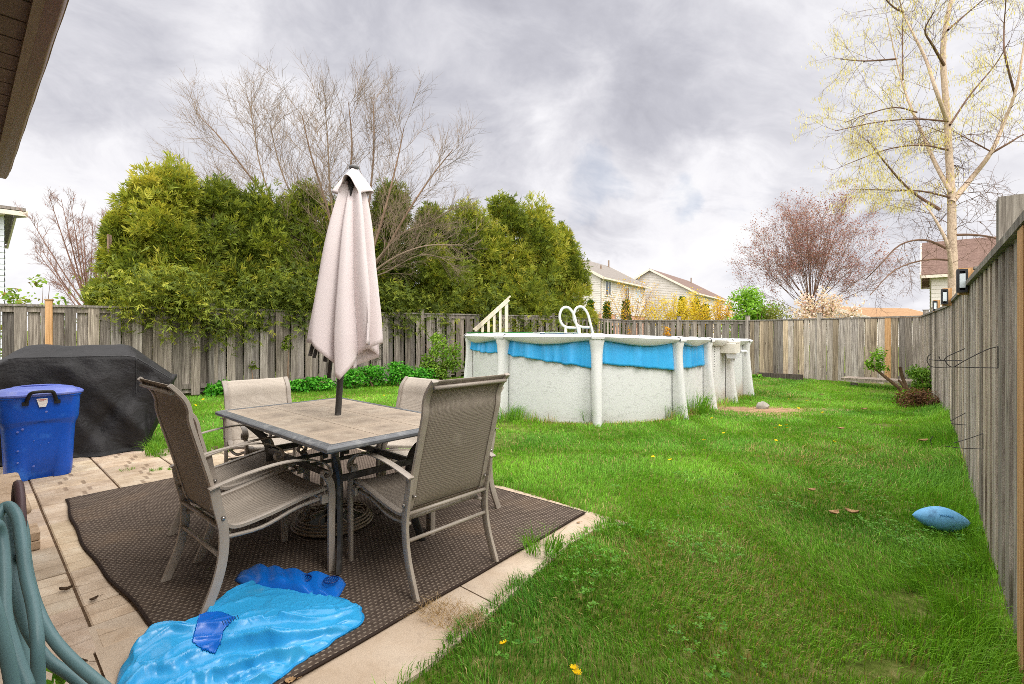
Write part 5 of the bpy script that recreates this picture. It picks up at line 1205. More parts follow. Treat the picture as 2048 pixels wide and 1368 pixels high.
# ---------------------------------------------------------------- garden hose on its hanger
HOSE = simple('teal_hose', lin('#56757a'), lin('#69898d'), 5, .42, .4, .05, 60)
def hose():
    r = thing('garden_hose', 'thick teal garden hose hanging in coils at the left frame edge', 'hose', P(30, 1200, .85))
    R = .0088; m = MB()
    T = [([(-60, 1400, .80), (-30, 1150, .82), (-8, 1040, .86), (14, 1012, .88), (34, 1035, .86), (44, 1090, .83), (52, 1150, .81), (66, 1210, .79), (74, 1270, .77), (76, 1330, .76), (78, 1420, .76)], 1),
         ([(30, 1010, .93), (46, 1060, .92), (50, 1110, .90), (58, 1160, .88), (76, 1220, .86), (105, 1275, .84), (150, 1325, .83), (215, 1380, .82), (260, 1420, .82)], 1),
         ([(-14, 1030, .93), (2, 1018, .94), (14, 1060, .93), (22, 1130, .91), (32, 1190, .89), (56, 1262, .88), (95, 1318, .87), (140, 1350, .87), (200, 1400, .86)], 1),
         ([(-40, 1100, .75), (-12, 1050, .77), (2, 1075, .78), (8, 1150, .76), (10, 1230, .74), (28, 1300, .73), (58, 1380, .72)], 1),
         ([(-40, 1160, .70), (-16, 1200, .70), (4, 1270, .70), (18, 1330, .70), (30, 1400, .70)], 1),
         ([(4, 1040, 1.0), (16, 1120, .99), (30, 1200, .97), (44, 1290, .96), (70, 1380, .95)], 1)]
    for pl, _ in T: m.sweep(cr([P(*q) for q in pl], 8), R, 14)
    m.build('coils', HOSE, r, smooth=True, world=True)
    h = thing('hose_hanger', 'dark purple brown lattice guard plate of the wall hose hanger', 'hose hanger', P(38, 1058, .97))
    c = P(37, 1056, .97); a = PB; Z = Vector((0, 0, 1)); g = MB(); A, B = .085, .088
    g.sweep([c + a * math.cos(t) * A + Z * math.sin(t) * B for t in [2 * math.pi * k / 40 for k in range(40)]], .0075, 8, closed=True)
    for k in range(-5, 6):
        y = k * .0145; w_ = math.sqrt(max(0, 1 - (y / B) ** 2)) * A; g.sweep([c + Z * y - a * w_, c + Z * y + a * w_], .0022, 5); w_ = math.sqrt(max(0, 1 - (y / A) ** 2)) * B; g.sweep([c + a * y - Z * w_, c + a * y + Z * w_], .0022, 5)
    PM = simple('purple_plastic', lin('#4a3639'), lin('#5a4548'), 5, .45, .35)
    g.build('guard_plate', PM, h, smooth=True, world=True)
    g = MB(); n = -PA; g.sweep([c, c + n * .30 + a * .02], .02, 10); g.build('arm', PM, h, smooth=True, world=True)
    w_ = thing('seedling', 'bright green seedling leaves poking up behind the hose at the bottom edge', 'plant', G(105, 1500))
    g = np.random.default_rng(2); C = []; N = []; base = P(104, 1372, 1.38); m = MB(); m.sweep([Vector((base.x, base.y, 0)), base, P(108, 1345, 1.38)], .003, 5); m.build('stem', simple('green_stem', lin('#5a8a2a'), lin('#6b9a3a'), 5), w_, world=True)
    lf = MB()
    for (x, y, dx, dy, L) in ((108, 1348, -16, -24, .05), (112, 1350, 28, -8, .055), (106, 1355, 22, -14, .05), (108, 1352, 8, -22, .05), (104, 1362, -14, 6, .04), (110, 1362, 20, 8, .04)):
        p0 = P(x, y, 1.38); p1 = P(x + dx, y + dy, 1.36 - abs(dx) * .001); d = p1 - p0; s = d.cross(Vector((.2, -1, .3))).normalized() * d.length * .28
        i = [lf.vert(q) for q in (p0, p0 + d * .35 + s, p0 + d * .75 + s * .7, p1, p0 + d * .75 - s * .7, p0 + d * .35 - s)]; lf.face(i)
    lf.tint = (1, 1, 1); lf.c = [lin('#6fa82a')] * len(lf.v); lf.build('leaf', LEAF, w_, world=True)
hose()

# ---------------------------------------------------------------- deflated blue pool mattress
VIN = simple('light_blue_vinyl', lin('#2a98d3'), lin('#3aa8df'), 3, .36, .5, .08, 25)
def vinyl(name, c1, c2, rough):
    def fn(t, b, tc):
        o = tc.outputs['Object']; n = t.noise(o, 5, 3, .5); wv = t.add('ShaderNodeVectorMath', {0: o, 1: t.add('ShaderNodeVectorMath', {0: t.add('ShaderNodeTexNoise', {'Vector': o, 'Scale': 6.0, 'Detail': 3}).outputs[1], 1: (.16, .16, .16)}, operation='MULTIPLY').outputs[0]}, operation='ADD').outputs[0]
        cre = t.add('ShaderNodeTexVoronoi', {'Vector': t.vmap(wv, scale=(1, 1.6, 1), rot=(0, 0, .7)), 'Scale': 5.0}, feature='DISTANCE_TO_EDGE').outputs[0]; cr2 = t.add('ShaderNodeTexVoronoi', {'Vector': wv, 'Scale': 13.0}, feature='DISTANCE_TO_EDGE').outputs[0]
        c = t.mix(n, c1, c2); c = t.mix(t.m('MULTIPLY', t.step(t.noise(o, 11, 7, .7), .58, .74), .22), c, lin('#8fb6c4'))
        t.put(b, 'Base Color', c); h = t.m('ADD', t.m('MINIMUM', cre, .16), t.m('MULTIPLY', t.m('MINIMUM', cr2, .12), .35))
        t.put(b, 'Normal', t.add('ShaderNodeBump', {'Height': h, 'Strength': .13, 'Distance': .06}).outputs[0])
    return material(name, fn, rough, .5)
CRUMP = vinyl('crumpled_vinyl', lin('#2a98d3'), lin('#3aa8df'), .3)
DVIN = simple('deep_blue_vinyl', lin('#0b5dbd'), lin('#106fd0'), 3, .3, .5, .08, 25)
def mattress():
    r = thing('pool_mattress', 'deflated crumpled light blue vinyl pool mattress lying on the rug corner', 'pool mattress', G(500, 1260))
    gp = lambda l: cr([G(x, y, .02) for x, y in l], 8)
    top = gp([(500, 1176), (520, 1160), (560, 1168), (620, 1184), (690, 1200), (722, 1214)]); right = gp([(722, 1214), (722, 1243), (665, 1283), (600, 1325), (545, 1368), (500, 1410)])
    left = gp([(500, 1176), (470, 1192), (425, 1222), (395, 1255), (345, 1282), (285, 1297), (252, 1325), (240, 1350), (232, 1410)]); bot = gp([(232, 1410), (330, 1430), (420, 1430), (500, 1410)])
    def samp(l, t): q = t * (len(l) - 1); i = min(int(q), len(l) - 2); return l[i].lerp(l[i + 1], q - i)
    circ = [G(x, y, .03) for x, y in ((533, 1157), (573, 1175), (610, 1187), (560, 1202), (600, 1214), (642, 1201), (692, 1213), (548, 1230))]
    def fn(u, v):
        c = samp(top, u) * (1 - v) + samp(bot, u) * v + samp(left, v) * (1 - u) + samp(right, v) * u - (samp(top, 0) * (1 - u) * (1 - v) + samp(top, 1) * u * (1 - v) + samp(bot, 0) * (1 - u) * v + samp(bot, 1) * u * v)
        c = c + Vector((float(vn(u * 7, v * 7, 2.3)) - .5, float(vn(u * 7 + 9, v * 7, 2.3)) - .5, 0)) * .018
        e = min(u, 1 - u, v * 1.2, 1.0); k = min(1, e / .07) ** .6
        q_ = v + .72 * u + .10 * float(vn(u * 3, v * 3, 1.3)); s = q_ * 11; lo = min(1, max(0, (q_ - .55) / .5)); f = 1 - abs(math.sin(s * 1.1)); f2 = 1 - abs(math.sin(s * 2.35 + 3 * float(vn(u * 4, v * 4, 1.0)))); f3 = 1 - abs(math.sin(u * 22 + v * 9 + 6 * float(vn(u * 5, v * 5, 1.0))))
        h = .010 + .066 * f ** 3.2 * (.3 + .9 * float(vn(u * 3, v * 4, 1.1))) * (.15 + .85 * lo) + .026 * f2 ** 3 * (.35 + lo) * float(vn(u * 5 + 2, v * 5, 1.0)) + .007 * f3 ** 3 * (1 - .6 * lo) * float(vn(u * 6, v * 6 + 3, 1.0)) + .020 * float(vn(u * 7, v * 7, 1.0)) + .010 * (1 - v)
        h += .05 * math.exp(-((u - .04) / .14) ** 2) * max(0, math.sin(v * 3.3)) + .045 * math.exp(-((v - .62) / .16) ** 2 - ((u - .12) / .2) ** 2)
        for q in circ:
            d = math.hypot(c.x - q.x, c.y - q.y)
            if d < .06: h = h * .55 + .012 + .0035 * math.exp(-((d - .038) / .004) ** 2)
        return Vector((c.x, c.y, .012 + h * k * .85))
    m = MB(); m.grid(fn, 190, 230); FL = [(400, 1226), (440, 1224), (470, 1236), (446, 1262), (440, 1290), (430, 1309), (404, 1300), (384, 1284), (392, 1256)]
    fl = MB(); keep = []; mp = {}
    for f in m.f:
        c = sum((Vector(m.v[i]) for i in f), Vector()) / 4; px, py = 1024 + c.x / c.y * F, HZ + (EYE - c.z) / c.y * F
        if bool(inpoly(px, py, FL)): fl.face([mp.setdefault(i, fl.vert(Vector(m.v[i]) + Vector((0, 0, .003)))) if i not in mp else mp[i] for i in f])
        else: keep.append(f)
    m.f = keep; m.uv = [None] * len(keep)
    m.build('top_sheet', CRUMP, r, smooth=True, world=True, solid=.0015); fl.build('folded_flap', DVIN, r, smooth=True, world=True, solid=.002)
    d = MB(); poly = [G(x, y, .04) for x, y in ((469, 1152), (478, 1138), (500, 1129), (540, 1134), (575, 1141), (620, 1150), (650, 1149), (686, 1150), (692, 1160), (680, 1182), (668, 1196), (620, 1190), (560, 1175), (500, 1172))]
    cx = sum(poly, Vector()) / len(poly)
    def fd(u, v):
        q = u * len(poly); i = int(q) % len(poly); a = poly[i].lerp(poly[(i + 1) % len(poly)], q - int(q)); p = cx.lerp(a, v)
        return Vector((p.x, p.y, .018 + .050 * (1 - v ** 6) * (.2 + float(vn(p.x, p.y, 9)) * .7 + .35 * abs(math.sin(p.x * 31 + p.y * 17 + 5 * float(vn(p.x, p.y, 6)))))))
    d.grid(fd, 84, 16, closeu=True); d.build('underside', DVIN, r, smooth=True, world=True, solid=.0015)
    for (x, y) in ((608, 1159), (662, 1162)):
        c = G(x, y, .055); w_ = MB(); w_.sweep([c + Vector((math.cos(t) * .034, math.sin(t) * .034, .006)) for t in [6.283 * k / 24 for k in range(24)]], .003, 6, closed=True)
        for k in range(-2, 3): w_.sweep([c + Vector((k * .011, -.022, .006)), c + Vector((k * .011, .022, .006))], .0022, 5)
        w_.build('vent_disc', simple('navy_print', lin('#0a2f6e'), lin('#0d387f'), 6, .35, .4), r, smooth=True, world=True)
    ed = MB()                                # welded seam along the visible edges
    ed.sweep([fn(i / 60, .003) + Vector((0, 0, .004)) for i in range(61)] + [fn(.997, i / 60) + Vector((0, 0, .004)) for i in range(1, 50)], 1, flat=(.012, .004)); ed.build('welded_seam', simple('seam_vinyl', lin('#1c86c4'), lin('#2590cc'), 5, .35, .4), r, world=True)
    pt = MB()                                # lines of small warning print beside the flap
    for k in range(7):
        a = P(440 + k * 5, 1243 + k * 1.0, 1.98 + k * .004); 
        c = G(446 + k * 5, 1246 - k * 2.0, .107); pt.box(c, (.0025, .036, .001), Matrix.Rotation(.7, 3, 'Z'))
    pt.build('warning_print', simple('dark_print', lin('#14395e'), lin('#1b4570'), 6, .5, .3), r, world=True)
mattress()

# ---------------------------------------------------------------- football
def football():
    c = P(1882, 1055, 3.06); r = thing('football', 'small light blue toy football on the grass near the right fence', 'ball', (c.x, c.y, .0)); c.z = .082
    m = MB(); A, B = .150, .075; d = Vector((.93, -.33, -.05)).normalized(); u = d.orthogonal().normalized(); v = d.cross(u); rings = []
    for i in range(21):
        t = i / 20 * 2 - 1; rr = B * (max(0, 1 - abs(t) ** 1.75)) ** .78 + .0008; rings.append([m.vert(c + d * t * A + (u * math.cos(a) + v * math.sin(a)) * rr) for a in [6.283 * k / 28 for k in range(28)]])
    for X, Y in zip(rings, rings[1:]):
        for j in range(28): m.face((X[j], X[(j + 1) % 28], Y[(j + 1) % 28], Y[j]))
    m.face(rings[0][::-1]); m.face(rings[-1])
    m.build('body', simple('light_blue_foam', lin('#65a8d8'), lin('#7ab8e4'), 4, .5, .35, .15, 60, dirt=(lin('#3d6c94'), 12)), r, smooth=True, world=True)
    s = MB(); fr = Vector((-.4, -.75, .55)); fr = (fr - d * fr.dot(d)).normalized(); sd = d.cross(fr)
    for k in range(-3, 4): s.sweep([c + d * (k * .011) + (fr * math.cos(a) + sd * math.sin(a)) * (B + .0008) for a in (-.10, 0, .10)], .0016, 5)
    s.sweep([c + d * (k * .011) + fr * (B + .001) for k in range(-3, 4)], .0016, 5); s.build('lace', simple('lace_blue', lin('#3f7fae'), lin('#4a8aba'), 4), r, world=True)
football()

# ---------------------------------------------------------------- swimming pool
POOLM = None
R0 = 1.87; A1 = math.radians(51.4) * R0; TOT = 2 * math.pi * R0 + 2 * PLEN; NP = 14; SP = TOT / NP
def pos(s, r):
    s = s % TOT; B0 = math.radians(-89.5)
    def arc(c, ang): n = Vector((math.cos(ang), math.sin(ang), 0)); return c + n * r, n
    if s < A1: return arc(POOLC, B0 + s / R0)
    s -= A1
    if s < PLEN: return POOLC + PN * r + PU * s, PN.copy()
    s -= PLEN
    if s < math.pi * R0: return arc(POOLC + PU * PLEN, B0 + A1 / R0 + s / R0)
    s -= math.pi * R0
    if s < PLEN: return POOLC + PU * PLEN - PN * r - PU * s, -PN
    s -= PLEN
    return arc(POOLC, B0 + A1 / R0 + math.pi + s / R0)
def pz(p): return 1.217 - .036 * max(0, p.x - 1.15) + .004 * min(0, p.x - 1.15)
def pool():
    r = thing('swimming_pool', 'white oval above ground pool with blue liner skirts on the lawn', 'swimming pool', (POOLC.x, POOLC.y, 0)); Z = Vector((0, 0, 1))
    def wl(t, b, tc):
        o = tc.outputs['Object']; at = t.noise(t.vmap(o, scale=(5, 5, 9)), 1.1, 3, .5); v = t.vmap(o, scale=(4, 4, 9), rot=(.5, .3, .6))
        n = t.noise(v, 1.0, 2, .45, 1.6); rdg = t.m('ABSOLUTE', t.m('SUBTRACT', n, .5)); line = t.step(rdg, .03, .0)
        line = t.m('MULTIPLY', line, t.step(at, .25, .5))
        c = t.mix(t.m('MULTIPLY', line, .38), lin('#d4d4d2'), lin('#a5a4a1'))
        s = t.add('ShaderNodeSeparateXYZ', {0: o}); low = t.m('ADD', s.outputs[2], t.m('MULTIPLY', t.noise(o, 3, 4), .5)); side = t.step(s.outputs[0], 2.2, 3.0)
        c = t.mix(t.m('MULTIPLY', t.m('MULTIPLY', t.step(low, .55, .1), side), .55), c, lin('#b58f78'))
        c = t.mix(t.m('MULTIPLY', t.step(low, .45, .15), .3), c, lin('#a39c8c'))
        t.put(b, 'Base Color', c); t.put(b, 'Normal', t.add('ShaderNodeBump', {'Height': line, 'Strength': .15, 'Distance': .004}).outputs[0])
    W = MB(); N = 220
    def wf(u, v): p, n = pos(u * TOT, 1.83); z0 = float(gz(p.x, p.y)) - .03; z1 = pz(p) - .02; return Vector((p.x, p.y, z0 + (z1 - z0) * v))
    W.grid(wf, N, 6, closeu=True); W.build('wall', material('embossed_wall', wl, .5, .3), r, smooth=True, world=True)
    I = MB()
    def inf(u, v): p, n = pos(u * TOT, 1.80); z1 = pz(p) - .02; return Vector((p.x, p.y, z1 - 1.1 * v))
    I.grid(inf, N, 3, closeu=True); I.build('inner_liner', VIN, r, smooth=True, world=True)
    wt = MB(); ids = [wt.vert(pos(TOT * k / 80, 1.80)[0] + Z * .78) for k in range(80)]; wt.face(ids); wt.build('water', simple('pool_water', lin('#2f6f7f'), lin('#3c7f8c'), 3, .05, .5), r, world=True)
    s0 = -.0
    for i in range(NP):
        s = s0 + i * SP; p, n = pos(s, 1.0); p = pos(s, 1.86)[0]; tg = Z.cross(n); zt = pz(p); zb = float(gz(p.x, p.y)) - .02
        m = MB(); rows = []
        for f, wd, dp in ((0, .056, .215), (.06, .059, .20), (.3, .066, .165), (.6, .072, .13), (.82, .078, .11), (.92, .09, .115), (.975, .106, .13), (1.0, .106, .13)):
            z = zb + (zt - .055 - zb) * f; b = p - n * .02
            rows.append([m.vert(b + tg * a * wd + n * c * dp + Z * (z - b.z)) for a, c in ((-1, 0), (-1, .55), (-.8, .86), (-.35, 1), (.35, 1), (.8, .86), (1, .55), (1, 0))])
        for A, B in zip(rows, rows[1:]):
            for j in range(7): m.face((A[j], A[j + 1], B[j + 1], B[j]))
        m.build('post', PLASTIC_W, r, smooth=True, world=True, auto=45)
        cpm = MB(); rows = []
        for a in (-.085, -.07, 0, .07, .085):
            q, nn = pos(s + a, 1.0); row = []
            for rr, z in ((1.74, -.01), (1.75, .012), (1.90, .016), (1.965, .004), (1.99, -.025), (1.985, -.055), (1.93, -.072)):
                pt = pos(s + a, rr)[0]; row.append(cpm.vert(Vector((pt.x, pt.y, pz(pt) + z))))
            rows.append(row)
        for A, B in zip(rows, rows[1:]):
            for j in range(6): cpm.face((A[j], B[j], B[j + 1], A[j + 1]))
        cpm.build('post_cap', PLASTIC_W, r, smooth=True, world=True, auto=50, solid=.004)
        t_ = MB(); M_ = 22; rows = []
        for k in range(M_ + 1):
            f = k / M_; ss_ = s + f * SP; hl = .075 + .060 * math.sin(math.pi * f) ** 1.7; row = []
            for rr, z in ((1.76, -.012), (1.765, .0), (1.90, .004), (1.955, -.006), (1.975, -.028), (1.965, -.045), (1.955 - .02 * (hl > .06), -hl * .85), (1.905, -hl), (1.85, -hl)):
                pt = pos(ss_, rr)[0]; row.append(t_.vert(Vector((pt.x, pt.y, pz(pt) + z))))
            rows.append(row)
        for A, B in zip(rows, rows[1:]):
            for j in range(8): t_.face((A[j], B[j], B[j + 1], A[j + 1]))
        t_.build('top_rail', PLASTIC_W, r, smooth=True, world=True, auto=40)
        q = {0: (.36, .40, .455, 2), 1: (.43, .45, .42, 3), 12: (.22, .24, .25, 1), 13: (.26, .33, .42, 4)}.get(i)
        if q:
            d0, d1, d2, sd = q; L = MB()
            def lf(u, v, s=s, d0=d0, d1=d1, d2=d2, sd=sd):
                drop = (d0 * (1 - u) ** 2 + 2 * d1 * u * (1 - u) + d2 * u * u); drop += .008 * math.sin(u * 23 + sd + 2 * math.sin(u * 9)) * (1 if sd in (1, 4) else .15) + .012 * float(vn(u * 9, sd, 1.0))
                rip = (.016 * math.sin(u * 40 + sd * 2 + 2 * math.sin(u * 11)) * (1.0 if sd in (1, 4) else .4) + .02 * max(0, math.sin(u * 13 + sd)) ** 5 + .003 * math.sin(u * 90 + 3 * math.sin(u * 20))) * (.25 + v)
                p_, n_ = pos(s + .05 + u * (SP - .10), 1.845 + .02 * v + rip); return Vector((p_.x, p_.y, pz(p_) - .03 - drop * v))
            L.grid(lf, 90, 14); L.build('liner_skirt', VIN, r, smooth=True, world=True, solid=.002)
    # wall seam bolts
    b = MB(); p, n = pos(A1 + 1.78, 1.834)
    for k in range(22):
        z = 1.02 - .045 * k; c = Vector((p.x, p.y, z)) + PU * (-.004 * k); b.sweep([c, c + n * .008], .0075, 6)
    b.build('seam_bolts', simple('dark_bolt', lin('#2e2c2a'), lin('#3a3836'), 9, .5), r, world=True)
    # skimmer box on the far right side
    k = MB(); p, n = pos(A1 + 2.32, 1.83); R = Matrix((Z.cross(n), n, Z)).transposed(); zt = pz(p)
    k.box(Vector((p.x, p.y, zt - .175)) + n * .14, (.33, .28, .19), R); k.box(Vector((p.x, p.y, zt - .065)) + n * .19, (.30, .2, .03), R); k.build('skimmer', simple('cream_plastic', lin('#cfcabd'), lin('#dad5c9'), 4, .4, .4), r, world=True, bevel=.01)
    k = MB(); k.box(Vector((p.x, p.y, zt - .315)) + n * .19, (.20, .17, .10), R, 1.15); c = Vector((p.x, p.y, zt - .40)) + n * .19; k.sweep([c + Z * .05, c - Z * .03], .03, 10); k.sweep(cr([Vector((p.x, p.y, zt - .25)) + n * .27 + PU * .2, Vector((p.x, p.y, zt - .25)) + n * .33 + PU * .35, Vector((p.x, p.y, zt - .34)) + n * .33 + PU * .38], 4), .032, 10)
    k.build('skimmer_fitting', simple('white_pipe', lin('#c4c6c8'), lin('#d8dadc'), 5, .4, .4), r, smooth=True, world=True, auto=40)
    # hooped ladder
    lad = thing('pool_ladder', 'white pool ladder with two hooped handrails on the far side of the pool', 'ladder', P(1160, 672, 11.9)); LW = simple('ivory_tube', lin('#d3cdc2'), lin('#dfdad0'), 4, .4, .4)
    for o_, yy in ((0, 11.7), (1, 12.1)):
        dx = 28 * o_; dy = -1 * o_
        h = MB(); h.sweep(cr([P(x + dx, y + dy, yy) for x, y in ((1163, 720), (1159, 676), (1152, 645), (1146, 626), (1136, 615), (1125, 617), (1119.5, 630), (1122, 645), (1132, 654), (1151, 656))], 5), .032, 8); h.sweep([P(1131 + dx, 654, yy), P(1131 + dx, 720, yy)], .029, 8); h.build('handrail', LW, lad, smooth=True, world=True)
    h = MB()
    for y in (700, 730, 760): h.bar(P(1162, y, 11.7), P(1190, y, 12.1), .10, .03)
    h.build('step', LW, lad, world=True)
    # deck with artificial turf and its stair
    dk = thing('pool_deck', 'small raised deck with green turf top behind the left side of the pool', 'deck', POOLC - PN * 2 + PU * 1.2)
    D0 = POOLC - PN * 1.96 + PU * .30; R = Matrix((PU, -PN, Z)).transposed(); c = D0 + PU * 1.55 - PN * .5
    m = MB(); m.box(c + Z * 1.215, (3.1, 1.0, .03), R); m.build('turf_top', simple('green_turf', lin('#1d5a24'), lin('#2f7a35'), 60, .95, .1, .8, 120), dk, world=True)
    m = MB(); m.box(c + Z * 1.14, (3.06, .96, .11), R); m.build('joists', WOOD, dk, world=True)
    for a in (.06, 1.5, 3.04):
        for b_ in (.06, .94): m = MB(); m.box(D0 + PU * a - PN * b_ + Z * .54, (.09, .09, 1.08), R); m.build('post', WOOD, dk, world=True)
    st = thing('wooden_stair', 'pale wooden stair with slanted handrail and balusters leading up to the pool deck', 'stair', P(985, 700, 10.6))
    Y = 10.55; m = MB(); m.bar(P(947, 659, Y), P(1021, 592, Y), .085, .032, up=(0, 0, 1)); m.bar(P(950, 661, Y - .03), P(1018, 599, Y - .03), .02, .07); m.build('handrail', PALEWOOD, st, world=True)
    for x, yt in ((965, 646), (977, 636), (988.5, 625), (1000.5, 614), (1013, 603)):
        m = MB(); w_ = .055 if x < 1010 else .075; a = P(x, yt + 1, Y); m.box((a.x, a.y, (a.z + .55) / 2 + .0), (w_, .04, a.z - .55)); m.build('baluster', PALEWOOD, st, world=True)
    for s_ in (0, .75):
        m = MB(); m.bar(P(940, 775, Y + s_), P(1025, 675, Y + s_), .04, .22); m.build('stringer', PALEWOOD, st, world=True)
    for k in range(5):
        a = P(946 + k * 17, 765 - k * 19, Y + .38); m = MB(); m.box(a, (.26, .75, .03)); m.build('tread', PALEWOOD, st, world=True)
pool()

# ---------------------------------------------------------------- things on and by the right fence
def fence_lights():
    BL = simple('black_metal', lin('#1d1d1f'), lin('#2b2b2d'), 6, .5, .4); GL = simple('frosted_panel', lin('#b9c2c6'), lin('#cfd6d8'), 6, .25, .5)
    d = Vector((-.6495, -.760, 0)).normalized(); d = Vector((.80, -.60, 0)); n = Vector((-.60, -.80, 0)); R = Matrix((d, n, Vector((0, 0, 1)))).transposed(); lab = ['nearest black framed fence light on the right fence top', 'middle black framed fence light on the right fence top', 'farthest black framed fence light on the right fence top']
    for i, (px, Y, zc) in enumerate(((1924, 3.98, 1.685), (1889, 6.1, 1.70), (1870, 8.9, 1.725))):
        X = (px - 1024) / F * Y; c = Vector((X, Y, zc)); r = thing('fence_light', lab[i], 'fence light', c, group='black fence lights')
        m = MB(); w_, h_, t_ = .066, .175, .017
        for dx, dz, sx, sz in ((0, h_ / 2, w_, t_), (0, -h_ / 2, w_, t_), (-w_ / 2 + t_ / 2 - .001, 0, t_, h_ - t_), (w_ / 2 - t_ / 2 + .001, 0, t_, h_ - t_)): m.box(c + d * dx + Vector((0, 0, dz)), (sx, .05, sz), R)
        m.box(c - n * .028, (w_, .012, h_), R)
        m.build('frame', BL, r, world=True); m = MB(); m.box(c + n * .006, (w_ - .03, .056, h_ - .06), R); m.build('panel', GL, r, world=True)
        k = MB(); q = c - n * .085 + d * .03; k.box((q.x, q.y, zc - .0), (.09, .08, .22), R); k.build('mount_block', NEWWOOD, r, world=True)
fence_lights()
def wires():
    WM = simple('dark_wire', lin('#2b2826'), lin('#3a3633'), 8, .55, .4)
    r = thing('wire_rack', 'bent dark wire rack sticking out from the right fence, upper of two', 'wire rack', P(1930, 715, 2.4)); m = MB(); Y = lambda x: 2.28 + (1996 - x) * .0012
    for l in (((1996, 693), (1996, 736)), ((1996, 736), (1950, 735), (1906, 734), (1866, 734), (1855, 724), (1856, 713), (1862, 708)), ((1996, 693), (1972, 700), (1930, 721), (1906, 734), (1893, 726), (1892, 715), (1930, 697)), ((1858, 719), (1880, 721), (1925, 721)), ((1878, 713), (1881, 720), (1889, 720))):
        m.sweep(cr([P(x, y, Y(x)) for x, y in l], 4), .0022, 5)
    m.build('wire', WM, r, world=True)
    r = thing('wire_rack', 'bent dark wire rack low on the right fence, lower of two', 'wire rack', P(1930, 870, 2.8)); m = MB(); Y = lambda x: 2.78 + (1966 - x) * .0012
    for l in (((1966, 867), (1966, 898)), ((1966, 898), (1920, 896), (1890, 892)), ((1966, 867), (1938, 877), (1908, 886)), ((1931, 826), (1912, 836), (1900, 842)), ((1902, 847), (1918, 849), (1933, 850)), ((1866, 872), (1861, 880), (1864, 890))):
        m.sweep(cr([P(x, y, Y(x)) for x, y in l], 4), .0022, 5)
    m.build('wire', WM, r, world=True)
wires()
def corner_stuff():
    g = lambda px, py: G(px, py, -.12)
    r = thing('wooden_plank', 'old grey plank lying against the foot of the far pale fence', 'plank', P(1770, 765, 11.6)); m = MB(); m.tint = (1.05, .98, .9); m.bar(P(1688, 756, 12.5), P(1852, 765, 10.8), .24, .06, up=(.0, -.35, 1)); m.build('board', WOOD, r, world=True)
    for t in (.15, .85): m = MB(); a = P(1688, 762, 12.6).lerp(P(1852, 770, 10.9), t); m.box((a.x, a.y + .02, (a.z - .12) / 2 - .02), (.12, .12, max(.06, a.z + .10))); m.build('block', WOOD, r, world=True)
    r = thing('sleeper', 'dark timber sleeper at the fence foot right of the pool', 'timber', P(1560, 758, 14.4)); m = MB(); m.tint = (.35, .32, .3); m.bar(P(1516, 752, 14.7), P(1604, 757, 13.7), .14, .22); m.build('beam', WOOD, r, world=True)
    r = thing('sleeper', 'low pale board along the foot of the plank fence', 'timber', P(1640, 775, 13)); m = MB(); m.tint = (.9, .82, .75); m.bar(P(1600, 768, 13.6), P(1672, 776, 12.7), .05, .09); m.build('beam', WOOD, r, world=True)
    BK = BARK
    r = thing('pruned_stump', 'cut leaning stems of a pruned shrub in the back right corner', 'stump', g(1812, 792)); m = MB(); m.tint = (.72, .62, .52); Y = 9.9
    limb(m, [P(1818, 800, Y), P(1800, 778, Y), P(1768, 752, Y), P(1731, 722, Y + .1)], .042, .024, 8, 4); limb(m, [P(1822, 800, Y), P(1816, 782, Y), P(1806, 758, Y), P(1800, 735, Y - .1)], .042, .026, 8, 4); limb(m, [P(1815, 790, Y), P(1806, 770, Y), P(1797, 760, Y)], .035, .02, 6, 3); m.build('stems', BK, r, smooth=True, world=True)
    bush('leafy_shoot', 'leafy green shoots sprouting from the leaning cut stem', 1757, 9.9, 680, 18, GREENS, 480, .05, 90, z0=.50, stems=0, lump=.4)
    bush('leafy_shoot', 'low leaf sprout at the tip of the leaning cut stem', 1738, 9.95, 708, 8, GREENS, 120, .05, 96, z0=.6, stems=0, lump=.4)
    bush('leafy_shrub', 'leafy green shrub in the back right fence corner', 1850, 9.9, 720, 40, ('#3f6a1c', '#6b9430', '#94b84a'), 2200, .05, 91, z0=.0, stems=6, lump=.32)
    bush('leafy_shrub', 'low bright green weeds at the foot of the cut stems', 1822, 9.2, 772, 26, ('#4f8a1e', '#7db033'), 500, .06, 92, z0=0, stems=2, lump=.4)
    bush('dead_plant', 'brown withered plant clump by the right fence', 1836, 8.6, 768, 40, ('#4f3526', '#75553d', '#96714f'), 1900, .035, 93, z0=.0, stems=10, cat='plant', stemcol=(.5, .4, .32), lump=.4)
    bush('dead_plant', 'smaller brown withered clump beside the right fence boards', 1868, 8.2, 790, 14, ('#3e2a1c', '#5f4430', '#7b5a3e'), 800, .035, 94, z0=.0, stems=6, cat='plant', stemcol=(.5, .4, .32), lump=.4)
    bush('weed_clump', 'light green broad leaved weeds right of the pool at the fence foot', 1512, 14.3, 742, 14, ('#4f8a1e', '#84b43a'), 300, .07, 95, z0=0, stems=2, cat='weed', lump=.4)
corner_stuff()

